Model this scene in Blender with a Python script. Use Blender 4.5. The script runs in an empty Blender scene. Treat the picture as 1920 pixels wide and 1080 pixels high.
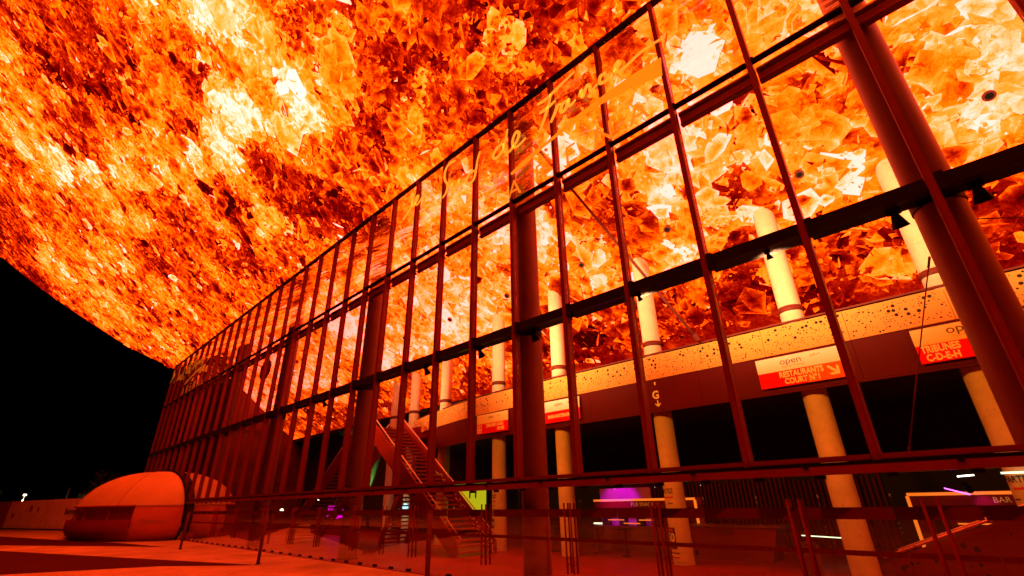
import bpy, math, random
import numpy as np
from mathutils import Matrix, Vector

R_ = random.Random(7)
sc = bpy.context.scene
COL = sc.collection

# ------------------------------------------------------------------ camera
cam_d = bpy.data.cameras.new('camera')
cam = bpy.data.objects.new('camera', cam_d)
COL.objects.link(cam)
cam_d.sensor_width = 36.0
cam_d.lens = 16.37
cam_d.clip_start = 0.05
cam_d.clip_end = 2000
CX = (0.71377, 0.70015, -0.01804)
CY = (0.30417, -0.28667, 0.90846)
CF = (-0.63089, 0.65392, 0.41758)
cam.matrix_world = Matrix(((CX[0], CY[0], -CF[0], 27.476),
                           (CX[1], CY[1], -CF[1], -9.187),
                           (CX[2], CY[2], -CF[2], 1.8),
                           (0, 0, 0, 1)))
sc.camera = cam

# ------------------------------------------------------------------ night sky, faint moon, exposure
w = bpy.data.worlds.new('World')
sc.world = w
w.use_nodes = True
nt = w.node_tree
sky = nt.nodes.new('ShaderNodeTexSky')
sky.sky_type = 'NISHITA'
sky.sun_disc = False
sky.sun_elevation = math.radians(-9)
sky.sun_rotation = math.radians(140)
bg = nt.nodes['Background']
bg.inputs['Strength'].default_value = 0.004
nt.links.new(sky.outputs[0], bg.inputs['Color'])
sun_d = bpy.data.lights.new('moonlight', 'SUN')
sun_d.energy = 0.002
sun_d.angle = math.radians(0.5)
sun_d.color = (1, 0.96, 0.9)
sun_o = bpy.data.objects.new('moonlight', sun_d)
sun_o.rotation_euler = (math.radians(50), 0, math.radians(-40))
COL.objects.link(sun_o)
sc.view_settings.view_transform = 'Standard'
sc.view_settings.look = 'None'
sc.view_settings.exposure = 0
sc.view_settings.gamma = 1
sc.view_settings.use_curve_mapping = False
sc.render.engine = 'CYCLES'
sc.cycles.use_denoising = True
sc.cycles.max_bounces = 7
sc.cycles.diffuse_bounces = 3
sc.cycles.glossy_bounces = 4
sc.cycles.transparent_max_bounces = 32
sc.cycles.caustics_reflective = False
sc.cycles.caustics_refractive = False
sc.cycles.sample_clamp_indirect = 12

# ------------------------------------------------------------------ materials
def mat(name, col, rough=0.6, metal=0.0, var=0.15, scale=3.0, bump=0.0, bscale=40.0, emit=None, spec=0.5, col2=None):
    m = bpy.data.materials.new(name)
    m.use_nodes = True
    t = m.node_tree
    b = t.nodes['Principled BSDF']
    b.inputs['Roughness'].default_value = rough
    b.inputs['Metallic'].default_value = metal
    b.inputs['Specular IOR Level'].default_value = spec
    tc = t.nodes.new('ShaderNodeTexCoord')
    no = t.nodes.new('ShaderNodeTexNoise')
    no.inputs['Scale'].default_value = scale
    no.inputs['Detail'].default_value = 7
    no.inputs['Roughness'].default_value = 0.62
    t.links.new(tc.outputs['Object'], no.inputs['Vector'])
    rp = t.nodes.new('ShaderNodeValToRGB')
    e = rp.color_ramp.elements
    c2 = col2 or col
    e[0].position = 0.3
    e[1].position = 0.7
    e[0].color = [max(0, c * (1 - var)) for c in col] + [1]
    e[1].color = [min(1, c * (1 + var)) for c in c2] + [1]
    t.links.new(no.outputs['Fac'], rp.inputs['Fac'])
    t.links.new(rp.outputs['Color'], b.inputs['Base Color'])
    # roughness wear
    mr = t.nodes.new('ShaderNodeMapRange')
    mr.inputs['To Min'].default_value = max(0.02, rough - 0.12)
    mr.inputs['To Max'].default_value = min(1, rough + 0.12)
    t.links.new(no.outputs['Fac'], mr.inputs['Value'])
    t.links.new(mr.outputs['Result'], b.inputs['Roughness'])
    if bump:
        n2 = t.nodes.new('ShaderNodeTexNoise')
        n2.inputs['Scale'].default_value = bscale
        n2.inputs['Detail'].default_value = 5
        t.links.new(tc.outputs['Object'], n2.inputs['Vector'])
        bp = t.nodes.new('ShaderNodeBump')
        bp.inputs['Strength'].default_value = bump
        bp.inputs['Distance'].default_value = 0.02
        t.links.new(n2.outputs['Fac'], bp.inputs['Height'])
        t.links.new(bp.outputs['Normal'], b.inputs['Normal'])
    if emit:
        b.inputs['Emission Color'].default_value = (*emit[0], 1)
        b.inputs['Emission Strength'].default_value = emit[1]
    return m

M = {}
M['steel'] = mat('red_grey_painted_steel', (0.16, 0.016, 0.010), 0.5, 0.0, 0.15, 1.5, 0.06, 90, spec=0.12)
M['railred'] = mat('orange_rail_paint', (0.75, 0.24, 0.05), 0.5, 0, 0.15, 1.2, spec=0.2)
M['black'] = mat('black_painted_steel', (0.006, 0.004, 0.004), 0.55, 0, 0.2, 2, spec=0.08)
M['gasket'] = mat('black_rubber_gasket', (0.006, 0.006, 0.006), 0.8, spec=0.05)
M['bigcol'] = mat('brown_red_steel_column_paint', (0.18, 0.05, 0.016), 0.45, 0, 0.18, 0.9, 0.05, 30, spec=0.2)
M['concrete'] = mat('pale_yellow_concrete', (0.60, 0.48, 0.32), 0.8, 0, 0.14, 2.2, 0.25, 22, spec=0.2)
M['collar'] = mat('red_brown_collar', (0.12, 0.02, 0.012), 0.5, spec=0.15)
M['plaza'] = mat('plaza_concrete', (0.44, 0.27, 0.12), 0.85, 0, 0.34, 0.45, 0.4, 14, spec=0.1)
M['darkground'] = mat('dark_red_ground', (0.055, 0.003, 0.003), 0.9, 0, 0.22, 0.6, 0.3, 12, spec=0.04)
M['floor'] = mat('polished_foyer_floor', (0.17, 0.018, 0.009), 0.5, 0, 0.22, 0.8, 0.03, 6, spec=0.1)
M['perf'] = mat('golden_perforated_metal', (0.66, 0.30, 0.06), 0.6, 0, 0.10, 0.6, 0.03, 20, spec=0.12)
M['hole'] = mat('dark_perforation', (0.008, 0.004, 0.003), 0.9)
M['fascia'] = mat('dark_red_fascia_board', (0.085, 0.002, 0.002), 0.6, 0, 0.12, 0.5, 0.03, 15, spec=0.1)
M['soffit'] = mat('black_soffit', (0.008, 0.006, 0.006), 0.9)
M['void'] = mat('black_back_wall', (0.010, 0.006, 0.006), 0.9, 0, 0.5, 0.6)
M['redwall'] = mat('brick_red_end_wall', (0.17, 0.036, 0.014), 0.8, 0, 0.4, 0.5, 0.15, 14, spec=0.1)
M['partition'] = mat('violet_grey_partition', (0.42, 0.10, 0.40), 0.7, 0, 0.1, 0.8, spec=0.1)
M['stair'] = mat('red_painted_stair_steel', (0.22, 0.012, 0.008), 0.55, 0, 0.15, 1.2, spec=0.1)
M['tread'] = mat('worn_stair_tread', (0.24, 0.05, 0.02), 0.5, 0, 0.25, 3, spec=0.15)
M['rail'] = mat('brushed_handrail_steel', (0.75, 0.5, 0.34), 0.3, 0.6, 0.06, 4)
M['white'] = mat('white_sign_panel', (0.86, 0.86, 0.80), 0.6, 0, 0.03, 2, spec=0.1)
M['yellowp'] = mat('yellow_sign_panel', (0.80, 0.62, 0.22), 0.5, 0, 0.03, 2)
M['redp'] = mat('red_sign_panel', (0.70, 0.006, 0.004), 0.6, 0, 0.06, 2, spec=0.04)
M['orangep'] = mat('orange_sign_panel', (0.80, 0.14, 0.012), 0.6, 0, 0.06, 2, spec=0.04)
M['letter'] = mat('pale_sign_letter', (0.88, 0.86, 0.50), 0.6, 0, 0.02, 2, spec=0.1)
M['ink'] = mat('dark_print', (0.05, 0.02, 0.02), 0.6)
M['redink'] = mat('red_print', (0.65, 0.04, 0.02), 0.6)
M['greenink'] = mat('olive_print', (0.45, 0.42, 0.10), 0.6)
M['glyph'] = mat('cream_vinyl_lettering', (0.86, 0.66, 0.34), 0.5, 0, 0.04, 2)
M['glyph2'] = mat('orange_vinyl_lettering', (0.66, 0.32, 0.10), 0.5, 0, 0.05, 2)
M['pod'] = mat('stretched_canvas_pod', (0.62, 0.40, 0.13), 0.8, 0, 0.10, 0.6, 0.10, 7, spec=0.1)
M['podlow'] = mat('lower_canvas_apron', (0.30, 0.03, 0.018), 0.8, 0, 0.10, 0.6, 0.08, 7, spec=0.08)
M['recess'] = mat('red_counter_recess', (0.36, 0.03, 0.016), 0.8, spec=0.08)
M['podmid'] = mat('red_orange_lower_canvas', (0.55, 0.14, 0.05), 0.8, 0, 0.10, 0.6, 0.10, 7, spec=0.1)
M['seam'] = mat('pale_seam_tape', (0.40, 0.18, 0.09), 0.7)
M['board'] = mat('printed_hoarding_board', (0.85, 0.62, 0.40), 0.8, 0, 0.15, 0.9, spec=0.1)
M['boardred'] = mat('red_hoarding_board', (0.32, 0.02, 0.015), 0.8, 0, 0.1, 0.6, spec=0.1)
M['boardpink'] = mat('pinkish_hoarding_board', (0.85, 0.62, 0.80), 0.8, 0, 0.12, 0.8, spec=0.1)
M['pole'] = mat('galvanised_pole', (0.45, 0.45, 0.42), 0.4, 0.7)
M['barback'] = mat('red_bar_panel', (0.17, 0.012, 0.010), 0.6, 0, 0.2, 0.8, spec=0.15)
M['barframe'] = mat('lit_timber_bar_frame', (0.75, 0.50, 0.26), 0.5, 0, 0.1, 4, emit=((1.0, 0.20, 0.012), 0.85))
M['barcounter'] = mat('dark_red_bar_counter', (0.14, 0.03, 0.028), 0.45)
M['foil'] = mat('frosted_safety_foil', (0.11, 0.012, 0.008), 0.8, spec=0.1)
M['foil2'] = mat('dark_frosted_safety_foil', (0.045, 0.004, 0.004), 0.8, spec=0.1)
M['banner'] = mat('column_banner_print', (0.62, 0.52, 0.24), 0.6, 0, 0.12, 3)
M['leaf'] = mat('night_foliage', (0.05, 0.06, 0.02), 0.8, 0, 0.4, 2)
M['bark'] = mat('bark', (0.10, 0.07, 0.05), 0.9)
M['pale'] = mat('pale_hole_light', (0.85, 0.75, 0.6), 0.35)

def emitter(name, col, strength):
    m = bpy.data.materials.new(name)
    m.use_nodes = True
    t = m.node_tree
    t.nodes.remove(t.nodes['Principled BSDF'])
    e = t.nodes.new('ShaderNodeEmission')
    e.inputs['Color'].default_value = (*col, 1)
    e.inputs['Strength'].default_value = strength
    t.links.new(e.outputs[0], t.nodes['Material Output'].inputs['Surface'])
    return m
M['e_white'] = emitter('white_lamp_glow', (1.0, 0.95, 0.75), 6)
M['e_mag'] = emitter('magenta_tube_glow', (1.0, 0.12, 1.0), 4)
M['e_magbox'] = emitter('magenta_backlit_panel', (0.95, 0.0, 0.62), 1.6)
M['e_green'] = emitter('cold_lamp_glow', (0.45, 0.9, 1.0), 2.2)
M['e_screen'] = emitter('yellow_backlit_poster', (0.60, 0.55, 0.01), 1.0)
M['e_street'] = emitter('street_lamp_glow', (1.0, 0.85, 0.45), 7)
M['e_tube'] = emitter('pale_green_tube_glow', (0.85, 1.0, 0.55), 2.2)

def vinyl(name, col, glow):                      # vinyl letters, the floodlight on them painted in as emission
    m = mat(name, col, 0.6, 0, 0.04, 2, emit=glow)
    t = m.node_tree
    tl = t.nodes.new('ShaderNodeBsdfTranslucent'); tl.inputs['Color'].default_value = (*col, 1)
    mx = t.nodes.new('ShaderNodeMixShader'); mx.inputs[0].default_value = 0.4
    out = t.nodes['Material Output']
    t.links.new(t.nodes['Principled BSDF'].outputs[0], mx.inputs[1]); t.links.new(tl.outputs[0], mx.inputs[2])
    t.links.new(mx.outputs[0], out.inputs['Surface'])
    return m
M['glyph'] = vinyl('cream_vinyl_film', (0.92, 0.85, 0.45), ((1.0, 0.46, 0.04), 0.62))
M['glyph3'] = vinyl('dim_gold_vinyl_film', (0.55, 0.34, 0.10), ((1.0, 0.34, 0.02), 0.22))  # far copy of the letters, darker and with less painted glow
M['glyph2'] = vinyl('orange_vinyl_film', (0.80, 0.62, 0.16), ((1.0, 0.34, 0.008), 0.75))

def speckle(m, scale, amount):
    t = m.node_tree; b = t.nodes['Principled BSDF']
    src = b.inputs['Base Color'].links[0].from_socket
    tc = t.nodes.new('ShaderNodeTexCoord'); vo = t.nodes.new('ShaderNodeTexVoronoi'); vo.inputs['Scale'].default_value = scale
    t.links.new(tc.outputs['Object'], vo.inputs['Vector'])
    lt = t.nodes.new('ShaderNodeMath'); lt.operation = 'LESS_THAN'; lt.inputs[1].default_value = 0.13
    t.links.new(vo.outputs['Distance'], lt.inputs[0])
    mu = t.nodes.new('ShaderNodeMath'); mu.operation = 'MULTIPLY'; mu.inputs[1].default_value = amount
    t.links.new(lt.outputs[0], mu.inputs[0])
    mx = t.nodes.new('ShaderNodeMix'); mx.data_type = 'RGBA'
    t.links.new(mu.outputs[0], mx.inputs['Factor']); t.links.new(src, mx.inputs['A'])
    mx.inputs['B'].default_value = (0.08, 0.04, 0.02, 1)
    t.links.new(mx.outputs['Result'], b.inputs['Base Color'])
speckle(M['concrete'], 8.0, 0.32)
speckle(M['plaza'], 0.9, 0.35)
# clear glazing: transparent + mirror mixed by a Schlick curve
g = bpy.data.materials.new('clear_glass')
g.use_nodes = True
t = g.node_tree
t.nodes.remove(t.nodes['Principled BSDF'])
tr = t.nodes.new('ShaderNodeBsdfTransparent')
tr.inputs['Color'].default_value = (0.95, 0.95, 0.94, 1)
gl = t.nodes.new('ShaderNodeBsdfGlossy')
gl.inputs['Roughness'].default_value = 0.0
gl.inputs['Color'].default_value = (0.95, 0.95, 0.95, 1)
lw = t.nodes.new('ShaderNodeLayerWeight')
lw.inputs['Blend'].default_value = 0.5
pw = t.nodes.new('ShaderNodeMath')
pw.operation = 'POWER'
pw.inputs[1].default_value = 2.7
ml = t.nodes.new('ShaderNodeMath')
ml.operation = 'MULTIPLY_ADD'
ml.inputs[1].default_value = 0.95
ml.inputs[2].default_value = 0.028
mx = t.nodes.new('ShaderNodeMixShader')
t.links.new(lw.outputs['Facing'], pw.inputs[0])
t.links.new(pw.outputs[0], ml.inputs[0])
t.links.new(ml.outputs[0], mx.inputs[0])
t.links.new(tr.outputs[0], mx.inputs[1])
t.links.new(gl.outputs[0], mx.inputs[2])
t.links.new(mx.outputs[0], t.nodes['Material Output'].inputs['Surface'])
M['glass'] = g

# printed ceiling, emission standing in for the uplighting on it: the print's tone is stored per corner, fine grain comes from noise
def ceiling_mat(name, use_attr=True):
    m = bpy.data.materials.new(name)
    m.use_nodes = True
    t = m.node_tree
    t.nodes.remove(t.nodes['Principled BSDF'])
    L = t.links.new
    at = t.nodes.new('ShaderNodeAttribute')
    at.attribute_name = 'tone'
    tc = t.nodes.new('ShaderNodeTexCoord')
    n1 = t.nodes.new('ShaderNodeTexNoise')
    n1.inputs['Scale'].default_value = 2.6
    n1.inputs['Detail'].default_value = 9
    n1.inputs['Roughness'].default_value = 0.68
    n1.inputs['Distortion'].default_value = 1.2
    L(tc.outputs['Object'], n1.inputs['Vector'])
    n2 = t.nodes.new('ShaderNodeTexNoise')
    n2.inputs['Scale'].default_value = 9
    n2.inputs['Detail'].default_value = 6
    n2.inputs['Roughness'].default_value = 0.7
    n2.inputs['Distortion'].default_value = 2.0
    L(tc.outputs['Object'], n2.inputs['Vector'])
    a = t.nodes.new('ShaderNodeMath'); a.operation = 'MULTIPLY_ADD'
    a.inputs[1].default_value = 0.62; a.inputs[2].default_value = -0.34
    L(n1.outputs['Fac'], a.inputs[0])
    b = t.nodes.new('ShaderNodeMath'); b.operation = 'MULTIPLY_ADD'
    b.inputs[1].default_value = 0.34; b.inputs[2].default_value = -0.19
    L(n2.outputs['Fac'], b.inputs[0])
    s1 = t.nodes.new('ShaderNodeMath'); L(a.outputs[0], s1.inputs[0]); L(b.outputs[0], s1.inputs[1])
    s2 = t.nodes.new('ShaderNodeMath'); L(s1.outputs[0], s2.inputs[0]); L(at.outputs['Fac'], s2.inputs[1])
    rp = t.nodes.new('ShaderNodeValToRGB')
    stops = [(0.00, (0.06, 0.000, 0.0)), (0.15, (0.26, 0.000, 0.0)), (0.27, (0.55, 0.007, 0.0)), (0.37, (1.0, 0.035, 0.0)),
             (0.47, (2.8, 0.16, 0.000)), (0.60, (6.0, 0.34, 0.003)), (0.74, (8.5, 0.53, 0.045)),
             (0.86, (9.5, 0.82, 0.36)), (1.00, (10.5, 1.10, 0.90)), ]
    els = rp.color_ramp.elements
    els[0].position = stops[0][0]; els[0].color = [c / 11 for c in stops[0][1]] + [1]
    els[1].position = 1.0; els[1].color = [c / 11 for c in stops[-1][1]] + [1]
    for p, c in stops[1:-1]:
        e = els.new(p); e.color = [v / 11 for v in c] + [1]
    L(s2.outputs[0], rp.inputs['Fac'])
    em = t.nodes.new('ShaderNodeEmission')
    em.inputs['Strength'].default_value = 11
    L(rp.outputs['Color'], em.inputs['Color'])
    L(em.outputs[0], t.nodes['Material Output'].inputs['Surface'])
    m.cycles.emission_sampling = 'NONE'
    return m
M['ceiling'] = ceiling_mat('printed_ceiling_with_glow')

# ------------------------------------------------------------------ builders
LOC = {}
class MB:
    def __init__(s): s.v = []; s.f = []
    def quad(s, a, b, c, d):
        n = len(s.v); s.v += [a, b, c, d]; s.f.append((n, n + 1, n + 2, n + 3)); return s
    def poly(s, pts):
        n = len(s.v); s.v += list(pts); s.f.append(tuple(range(n, n + len(pts)))); return s
    def box(s, x0, x1, y0, y1, z0, z1):
        n = len(s.v)
        s.v += [(x0, y0, z0), (x1, y0, z0), (x1, y1, z0), (x0, y1, z0), (x0, y0, z1), (x1, y0, z1), (x1, y1, z1), (x0, y1, z1)]
        for q in ((3, 2, 1, 0), (4, 5, 6, 7), (0, 1, 5, 4), (1, 2, 6, 5), (2, 3, 7, 6), (3, 0, 4, 7)):
            s.f.append(tuple(n + i for i in q))
        return s
    def beam(s, p, q, w, h, up=(0, 0, 1)):
        p = Vector(p); q = Vector(q); d = (q - p).normalized(); u = Vector(up)
        r = d.cross(u)
        if r.length < 1e-4: r = d.cross(Vector((1, 0, 0)))
        r.normalize(); u = r.cross(d)
        n = len(s.v)
        for e in (p, q):
            for a, b in ((-1, -1), (1, -1), (1, 1), (-1, 1)):
                s.v.append(tuple(e + r * (a * w / 2) + u * (b * h / 2)))
        for qd in ((3, 2, 1, 0), (4, 5, 6, 7), (0, 1, 5, 4), (1, 2, 6, 5), (2, 3, 7, 6), (3, 0, 4, 7)):
            s.f.append(tuple(n + i for i in qd))
        return s
    def tube(s, pts, rad, seg=10, caps=True):
        pts = [Vector(p) for p in pts]; rings = []
        for i, p in enumerate(pts):
            d = (pts[min(i + 1, len(pts) - 1)] - pts[max(i - 1, 0)]).normalized()
            r = d.cross(Vector((0, 0, 1)))
            if r.length < 1e-3: r = d.cross(Vector((0, 1, 0)))
            r.normalize(); u = r.cross(d)
            ra = rad[i] if isinstance(rad, (list, tuple)) else rad
            n = len(s.v); rings.append(n)
            for k in range(seg):
                a = 2 * math.pi * k / seg
                s.v.append(tuple(p + r * (ra * math.cos(a)) + u * (ra * math.sin(a))))
        for a, b in zip(rings, rings[1:]):
            for k in range(seg):
                k2 = (k + 1) % seg
                s.f.append((a + k, a + k2, b + k2, b + k))
        if caps:
            s.f.append(tuple(rings[0] + k for k in range(seg))[::-1])
            s.f.append(tuple(rings[-1] + k for k in range(seg)))
        return s
    def disc(s, c, n, r, seg=10):
        c = Vector(c); n = Vector(n).normalized(); a = n.orthogonal().normalized(); b = n.cross(a)
        i = len(s.v)
        for k in range(seg):
            t = 2 * math.pi * k / seg
            s.v.append(tuple(c + a * (r * math.cos(t)) + b * (r * math.sin(t))))
        s.f.append(tuple(range(i, i + seg))); return s
    def prism(s, pts, off):
        off = Vector(off); n = len(s.v); m = len(pts)
        s.v += [tuple(p) for p in pts] + [tuple(Vector(p) + off) for p in pts]
        s.f.append(tuple(range(n, n + m))); s.f.append(tuple(range(n + 2 * m - 1, n + m - 1, -1)))
        for k in range(m):
            k2 = (k + 1) % m
            s.f.append((n + k, n + k2, n + m + k2, n + m + k))
        return s

def rootloc(p):
    while p.parent: p = p.parent
    return Vector(LOC.get(p.name, (0, 0, 0)))

def thing(name, label, cat, loc=(0, 0, 0), group=None):
    o = bpy.data.objects.new(name, None); COL.objects.link(o)
    o.location = loc; LOC[o.name] = loc; o.empty_display_size = 0.3
    o['label'] = label; o['category'] = cat
    if group: o['group'] = group
    return o

def obj(name, mb, m, parent=None, smooth=False, kind=None, label=None, cat=None, group=None, fixnormals=True):
    me = bpy.data.meshes.new(name)
    v = mb.v
    if parent is not None:
        L = rootloc(parent)
        v = [(a[0] - L[0], a[1] - L[1], a[2] - L[2]) for a in v]
    me.from_pydata(v, [], mb.f)
    if fixnormals and len(mb.f) < 20000:
        import bmesh
        bm = bmesh.new(); bm.from_mesh(me)
        bmesh.ops.recalc_face_normals(bm, faces=bm.faces)
        bm.to_mesh(me); bm.free()
    me.materials.append(M[m] if isinstance(m, str) else m)
    if smooth:
        for p in me.polygons: p.use_smooth = True
    o = bpy.data.objects.new(name, me); COL.objects.link(o)
    if parent is not None: o.parent = parent
    if kind: o['kind'] = kind
    if label: o['label'] = label
    if cat: o['category'] = cat
    if group: o['group'] = group
    return o

def smooth_by_angle(o, deg=40):
    import bmesh
    me = o.data
    bm = bmesh.new(); bm.from_mesh(me)
    for f in bm.faces: f.smooth = True
    for e in bm.edges:
        if len(e.link_faces) == 2 and e.calc_face_angle(0) > math.radians(deg): e.smooth = False
        else: e.smooth = True
    bm.to_mesh(me); bm.free()

def dup(o, loc=None, parent=None, label=None):
    c = o.copy(); COL.objects.link(c)
    if parent is not None: c.parent = parent
    if loc is not None: c.location = loc
    if label: c['label'] = label
    for ch in list(o.children): dup(ch, None, c)
    return c

FONT_CACHE = {}
def text_verts(s, size=1.0, squeeze=1.0, bold=0.0, spacing=1.0):
    cu = bpy.data.curves.new('lettering', 'FONT')
    cu.body = s; cu.size = size; cu.offset = bold; cu.space_character = spacing
    cu.resolution_u = 3; cu.align_x = 'CENTER'; cu.align_y = 'CENTER'
    o = bpy.data.objects.new('lettering', cu); COL.objects.link(o)
    dg = bpy.context.evaluated_depsgraph_get()
    me = bpy.data.meshes.new_from_object(o.evaluated_get(dg))
    v = [(p.co.x * squeeze, p.co.y) for p in me.vertices]
    f = [tuple(p.vertices) for p in me.polygons]
    bpy.data.objects.remove(o); bpy.data.curves.remove(cu); bpy.data.meshes.remove(me)
    return v, f
def text(name, s, fn, size, m, parent, squeeze=1.0, bold=0.0, spacing=1.0):
    v, f = text_verts(s, size, squeeze, bold, spacing)
    mb = MB(); mb.v = [tuple(fn(a, b)) for a, b in v]; mb.f = f
    return obj(name, mb, m, parent, fixnormals=False)

# ------------------------------------------------------------------ ground
P = 1.87163                                   # facade module
FX0, FX1 = -15, 20                            # first and last mullion
ZT = 14.80                                    # top of the glass, where the ceiling meets it
SL = 0.767                                    # fall of the ceiling towards the hall
def cz(y): return ZT - SL * y

mb = MB(); mb.quad((-900, -900, 0), (900, -900, 0), (900, 900, 0), (-900, 900, 0))
obj('plaza', mb, 'plaza', kind='structure')
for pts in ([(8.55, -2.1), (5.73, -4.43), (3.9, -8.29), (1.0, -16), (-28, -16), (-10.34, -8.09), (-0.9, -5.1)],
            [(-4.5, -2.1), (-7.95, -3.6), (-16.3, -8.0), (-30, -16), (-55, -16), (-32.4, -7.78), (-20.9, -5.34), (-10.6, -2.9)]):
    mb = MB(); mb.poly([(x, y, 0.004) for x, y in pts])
    obj('dark_ground_wedge', mb, 'darkground', kind='structure')  # dark wedge-shaped sheet laid just above the plaza
mb = MB(); mb.quad((-20, 0.12, 0.006), (45, 0.12, 0.006), (45, 11.4, 0.006), (-20, 11.4, 0.006))
obj('foyer_floor', mb, 'floor', kind='structure')
mb = MB(); mb.box(-28.2, 37.6, -0.16, 0.12, 0.0, 0.012)
obj('door_threshold', mb, 'steel', kind='structure')

# ------------------------------------------------------------------ canopy with its printed ceiling, uplighting put in as emission
EDGE = [(-48.0, -25.0), (-43.6, -17.2), (-43.2, -16.06), (-41.6, -12.0), (-38.8, -8.1), (-34.9, -3.6), (-29.2, 0.3)]
def xl(y):
    if y >= 0.3: return -28.0 if y < 2.85 else -20.0
    for (xa, ya), (xb, yb) in zip(EDGE, EDGE[1:]):
        if ya <= y <= yb: return xa + (xb - xa) * (y - ya) / (yb - ya)
    return EDGE[0][0]
TONES = [(-4,-15.1,0.45),(1,-12.3,0.42),(5.3,-9.9,0.6),(9.3,-8,0.88),(12,-6.1,0.55),(14.5,-4.9,0.5),(17.2,-3.3,0.52),(18.6,-2.5,0.4),(20.9,-1.2,0.38),(22.6,-0.5,0.42),(23.5,0.3,0.35),(24.5,0.8,0.65),(24.9,1.5,1),(26.4,1.9,0.75),(27.2,2.3,0.66),(28.8,2.9,0.85),(29.5,3.4,0.75),(30.5,4,0.8),(-8.8,-15.5,0.6),(-4.8,-14.2,0.3),(-6.5,-13.1,0.75),(-6.4,-12.2,0.3),(-1.4,-11.3,0.3),(2.7,-10.7,0.5),(1.6,-9,0.55),(5.3,-8.3,0.35),(7.3,-7.3,0.62),(1.2,-7.7,0.4),(6.1,-6.3,0.95),(9.7,-5.6,0.7),(9.3,-4.3,0.85),(12.7,-4.4,0.7),(12.1,-3.6,0.62),(14.9,-3.7,0.45),(14.8,-2.6,0.25),(16.7,-2.4,0.33),(17.4,-1.4,0.4),(18.3,-0.6,0.42),(20.3,-0.5,0.4),(21.3,0.4,0.45),(22.3,1.4,0.6),(23.6,1.7,0.7),(24.7,2.6,0.8),(25.7,3.1,0.72),(26.6,3.7,0.6),(27.9,4.1,0.6),(28.7,4.5,0.7),(29.5,4.4,0.66),(30.2,4.8,0.85),(30.4,5.7,0.7),(-16,-15.1,0.7),(-14.5,-13,0.78),(-11.7,-10.8,0.75),(-20.5,-14.1,0.45),(-9.5,-11.8,0.35),(-7.5,-9,0.7),(-2.9,-7.9,0.6),(0.2,-6.8,0.8),(3.4,-5.6,0.85),(4.7,-4.3,0.25),(5.8,-3.2,0.3),(8.1,-3.7,0.6),(9.8,-2.2,0.55),(12.1,-1.9,0.3),(14.3,-1.7,0.45),(12,-0.6,0.55),(15.2,-0.7,0.4),(16.9,-0.4,0.45),(16.7,1.4,0.55),(18.6,1.6,0.7),(20.6,1.5,0.6),(22,2.3,0.75),(23,3.1,0.95),(23.8,4,0.8),(25.1,4.3,0.7),(26.1,4.7,0.7),(27.5,5.2,0.7),(28.5,5.8,0.75),(29.4,5.9,0.8),(30,6.6,0.6),(-32.4,-14.9,0.3),(-22.2,-12.8,0.5),(-20.5,-10.8,0.45),(-12.9,-8.7,0.65),(-7.9,-7.4,0.55),(-6.1,-6,0.35),(-2.9,-4.8,0.6),(0.2,-4.2,0.3),(2.1,-2.8,0.65),(4.5,-1.9,0.4),(6.6,-1.1,0.35),(8.9,-0.4,0.4),(11.1,0.7,0.7),(12.7,2,0.8),(14.4,3.1,0.9),(16.8,3.5,0.85),(18.6,4,0.6),(20.2,4.8,0.45),(21.8,4.7,0.9),(23,5.3,0.7),(24.4,5.6,0.6),(25.6,6.4,0.65),(26.6,6.8,0.6),(29.1,8.2,0.6),(27.9,6.9,0.6),(25.5,7.5,0.4),(26.6,7.5,0.35),(26.9,8.3,0.3),(25.7,8.8,0.35),(28.1,9.2,0.3),(29.6,8.2,0.35),(29.5,9,0.25),(-38.9,-14.6,0.25),(-32.7,-11.4,0.65),(-24.1,-9.5,0.6),(-18.8,-6.8,0.6),(-13.3,-5.4,0.35),(-9.3,-4,0.45),(-4.6,-2.7,0.35),(-2.4,-1.3,0.3),(0,-0.5,0.5),(3.7,-0.2,0.45),(0.4,1.6,0.65),(0.6,3.1,0.95),(0.9,4.6,0.9),(4.7,2.9,0.8),(7.6,3.2,0.85),(9.1,4.2,0.75),(8.1,5.7,0.9),(11.1,5.4,0.85),(13.3,5.5,0.75),(16.2,5.1,0.8),(18.2,5.6,0.8),(19.8,6.1,0.7),(21.7,6.2,0.85),(23,7,0.45),(23.8,7.8,0.35),(22.4,8.2,0.35),(24.4,8.4,0.3),(21.1,7.6,0.55),(19.1,8.1,0.4),(20.8,8.8,0.3),(16.7,7.4,0.5),(16.8,6.5,0.55),(14.6,7.4,0.45),(-33.1,-8.3,0.55),(-28.5,-5.9,0.6),(-22.3,-4.6,0.4),(-16.2,-3.3,0.6),(-12.4,-2.2,0.5),(-9,-0.8,0.4),(-7,1,0.55),(-6.8,2.7,0.8),(-11.3,3.8,0.95),(-9.1,4.7,0.9),(-6.5,5.3,0.8),(-29.8,-3.5,0.5),(-24.4,-1.6,0.55),(-18.6,-0.7,0.45),(-32.5,-0.7,0.5),(-6.3,7.1,0.75),(0.7,6.4,0.8),(4.9,5.9,0.8),(5,4.3,0.8),(-1.6,7.9,0.45),(2.3,7.8,0.4),(6,7.5,0.6),(8.6,7.7,0.55),(6.2,8.6,0.4),(11.3,8.3,0.4),(12.8,7.5,0.5),(-10.3,7.3,0.65),(-15,7.6,0.6),(-10.9,8.7,0.45),(-6.7,8.8,0.4),(-16.8,5.2,0.9),(-14.3,3.2,0.8),(14.6,8.5,0.35),(17,8.5,0.35)]
TA = np.array(TONES)
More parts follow.
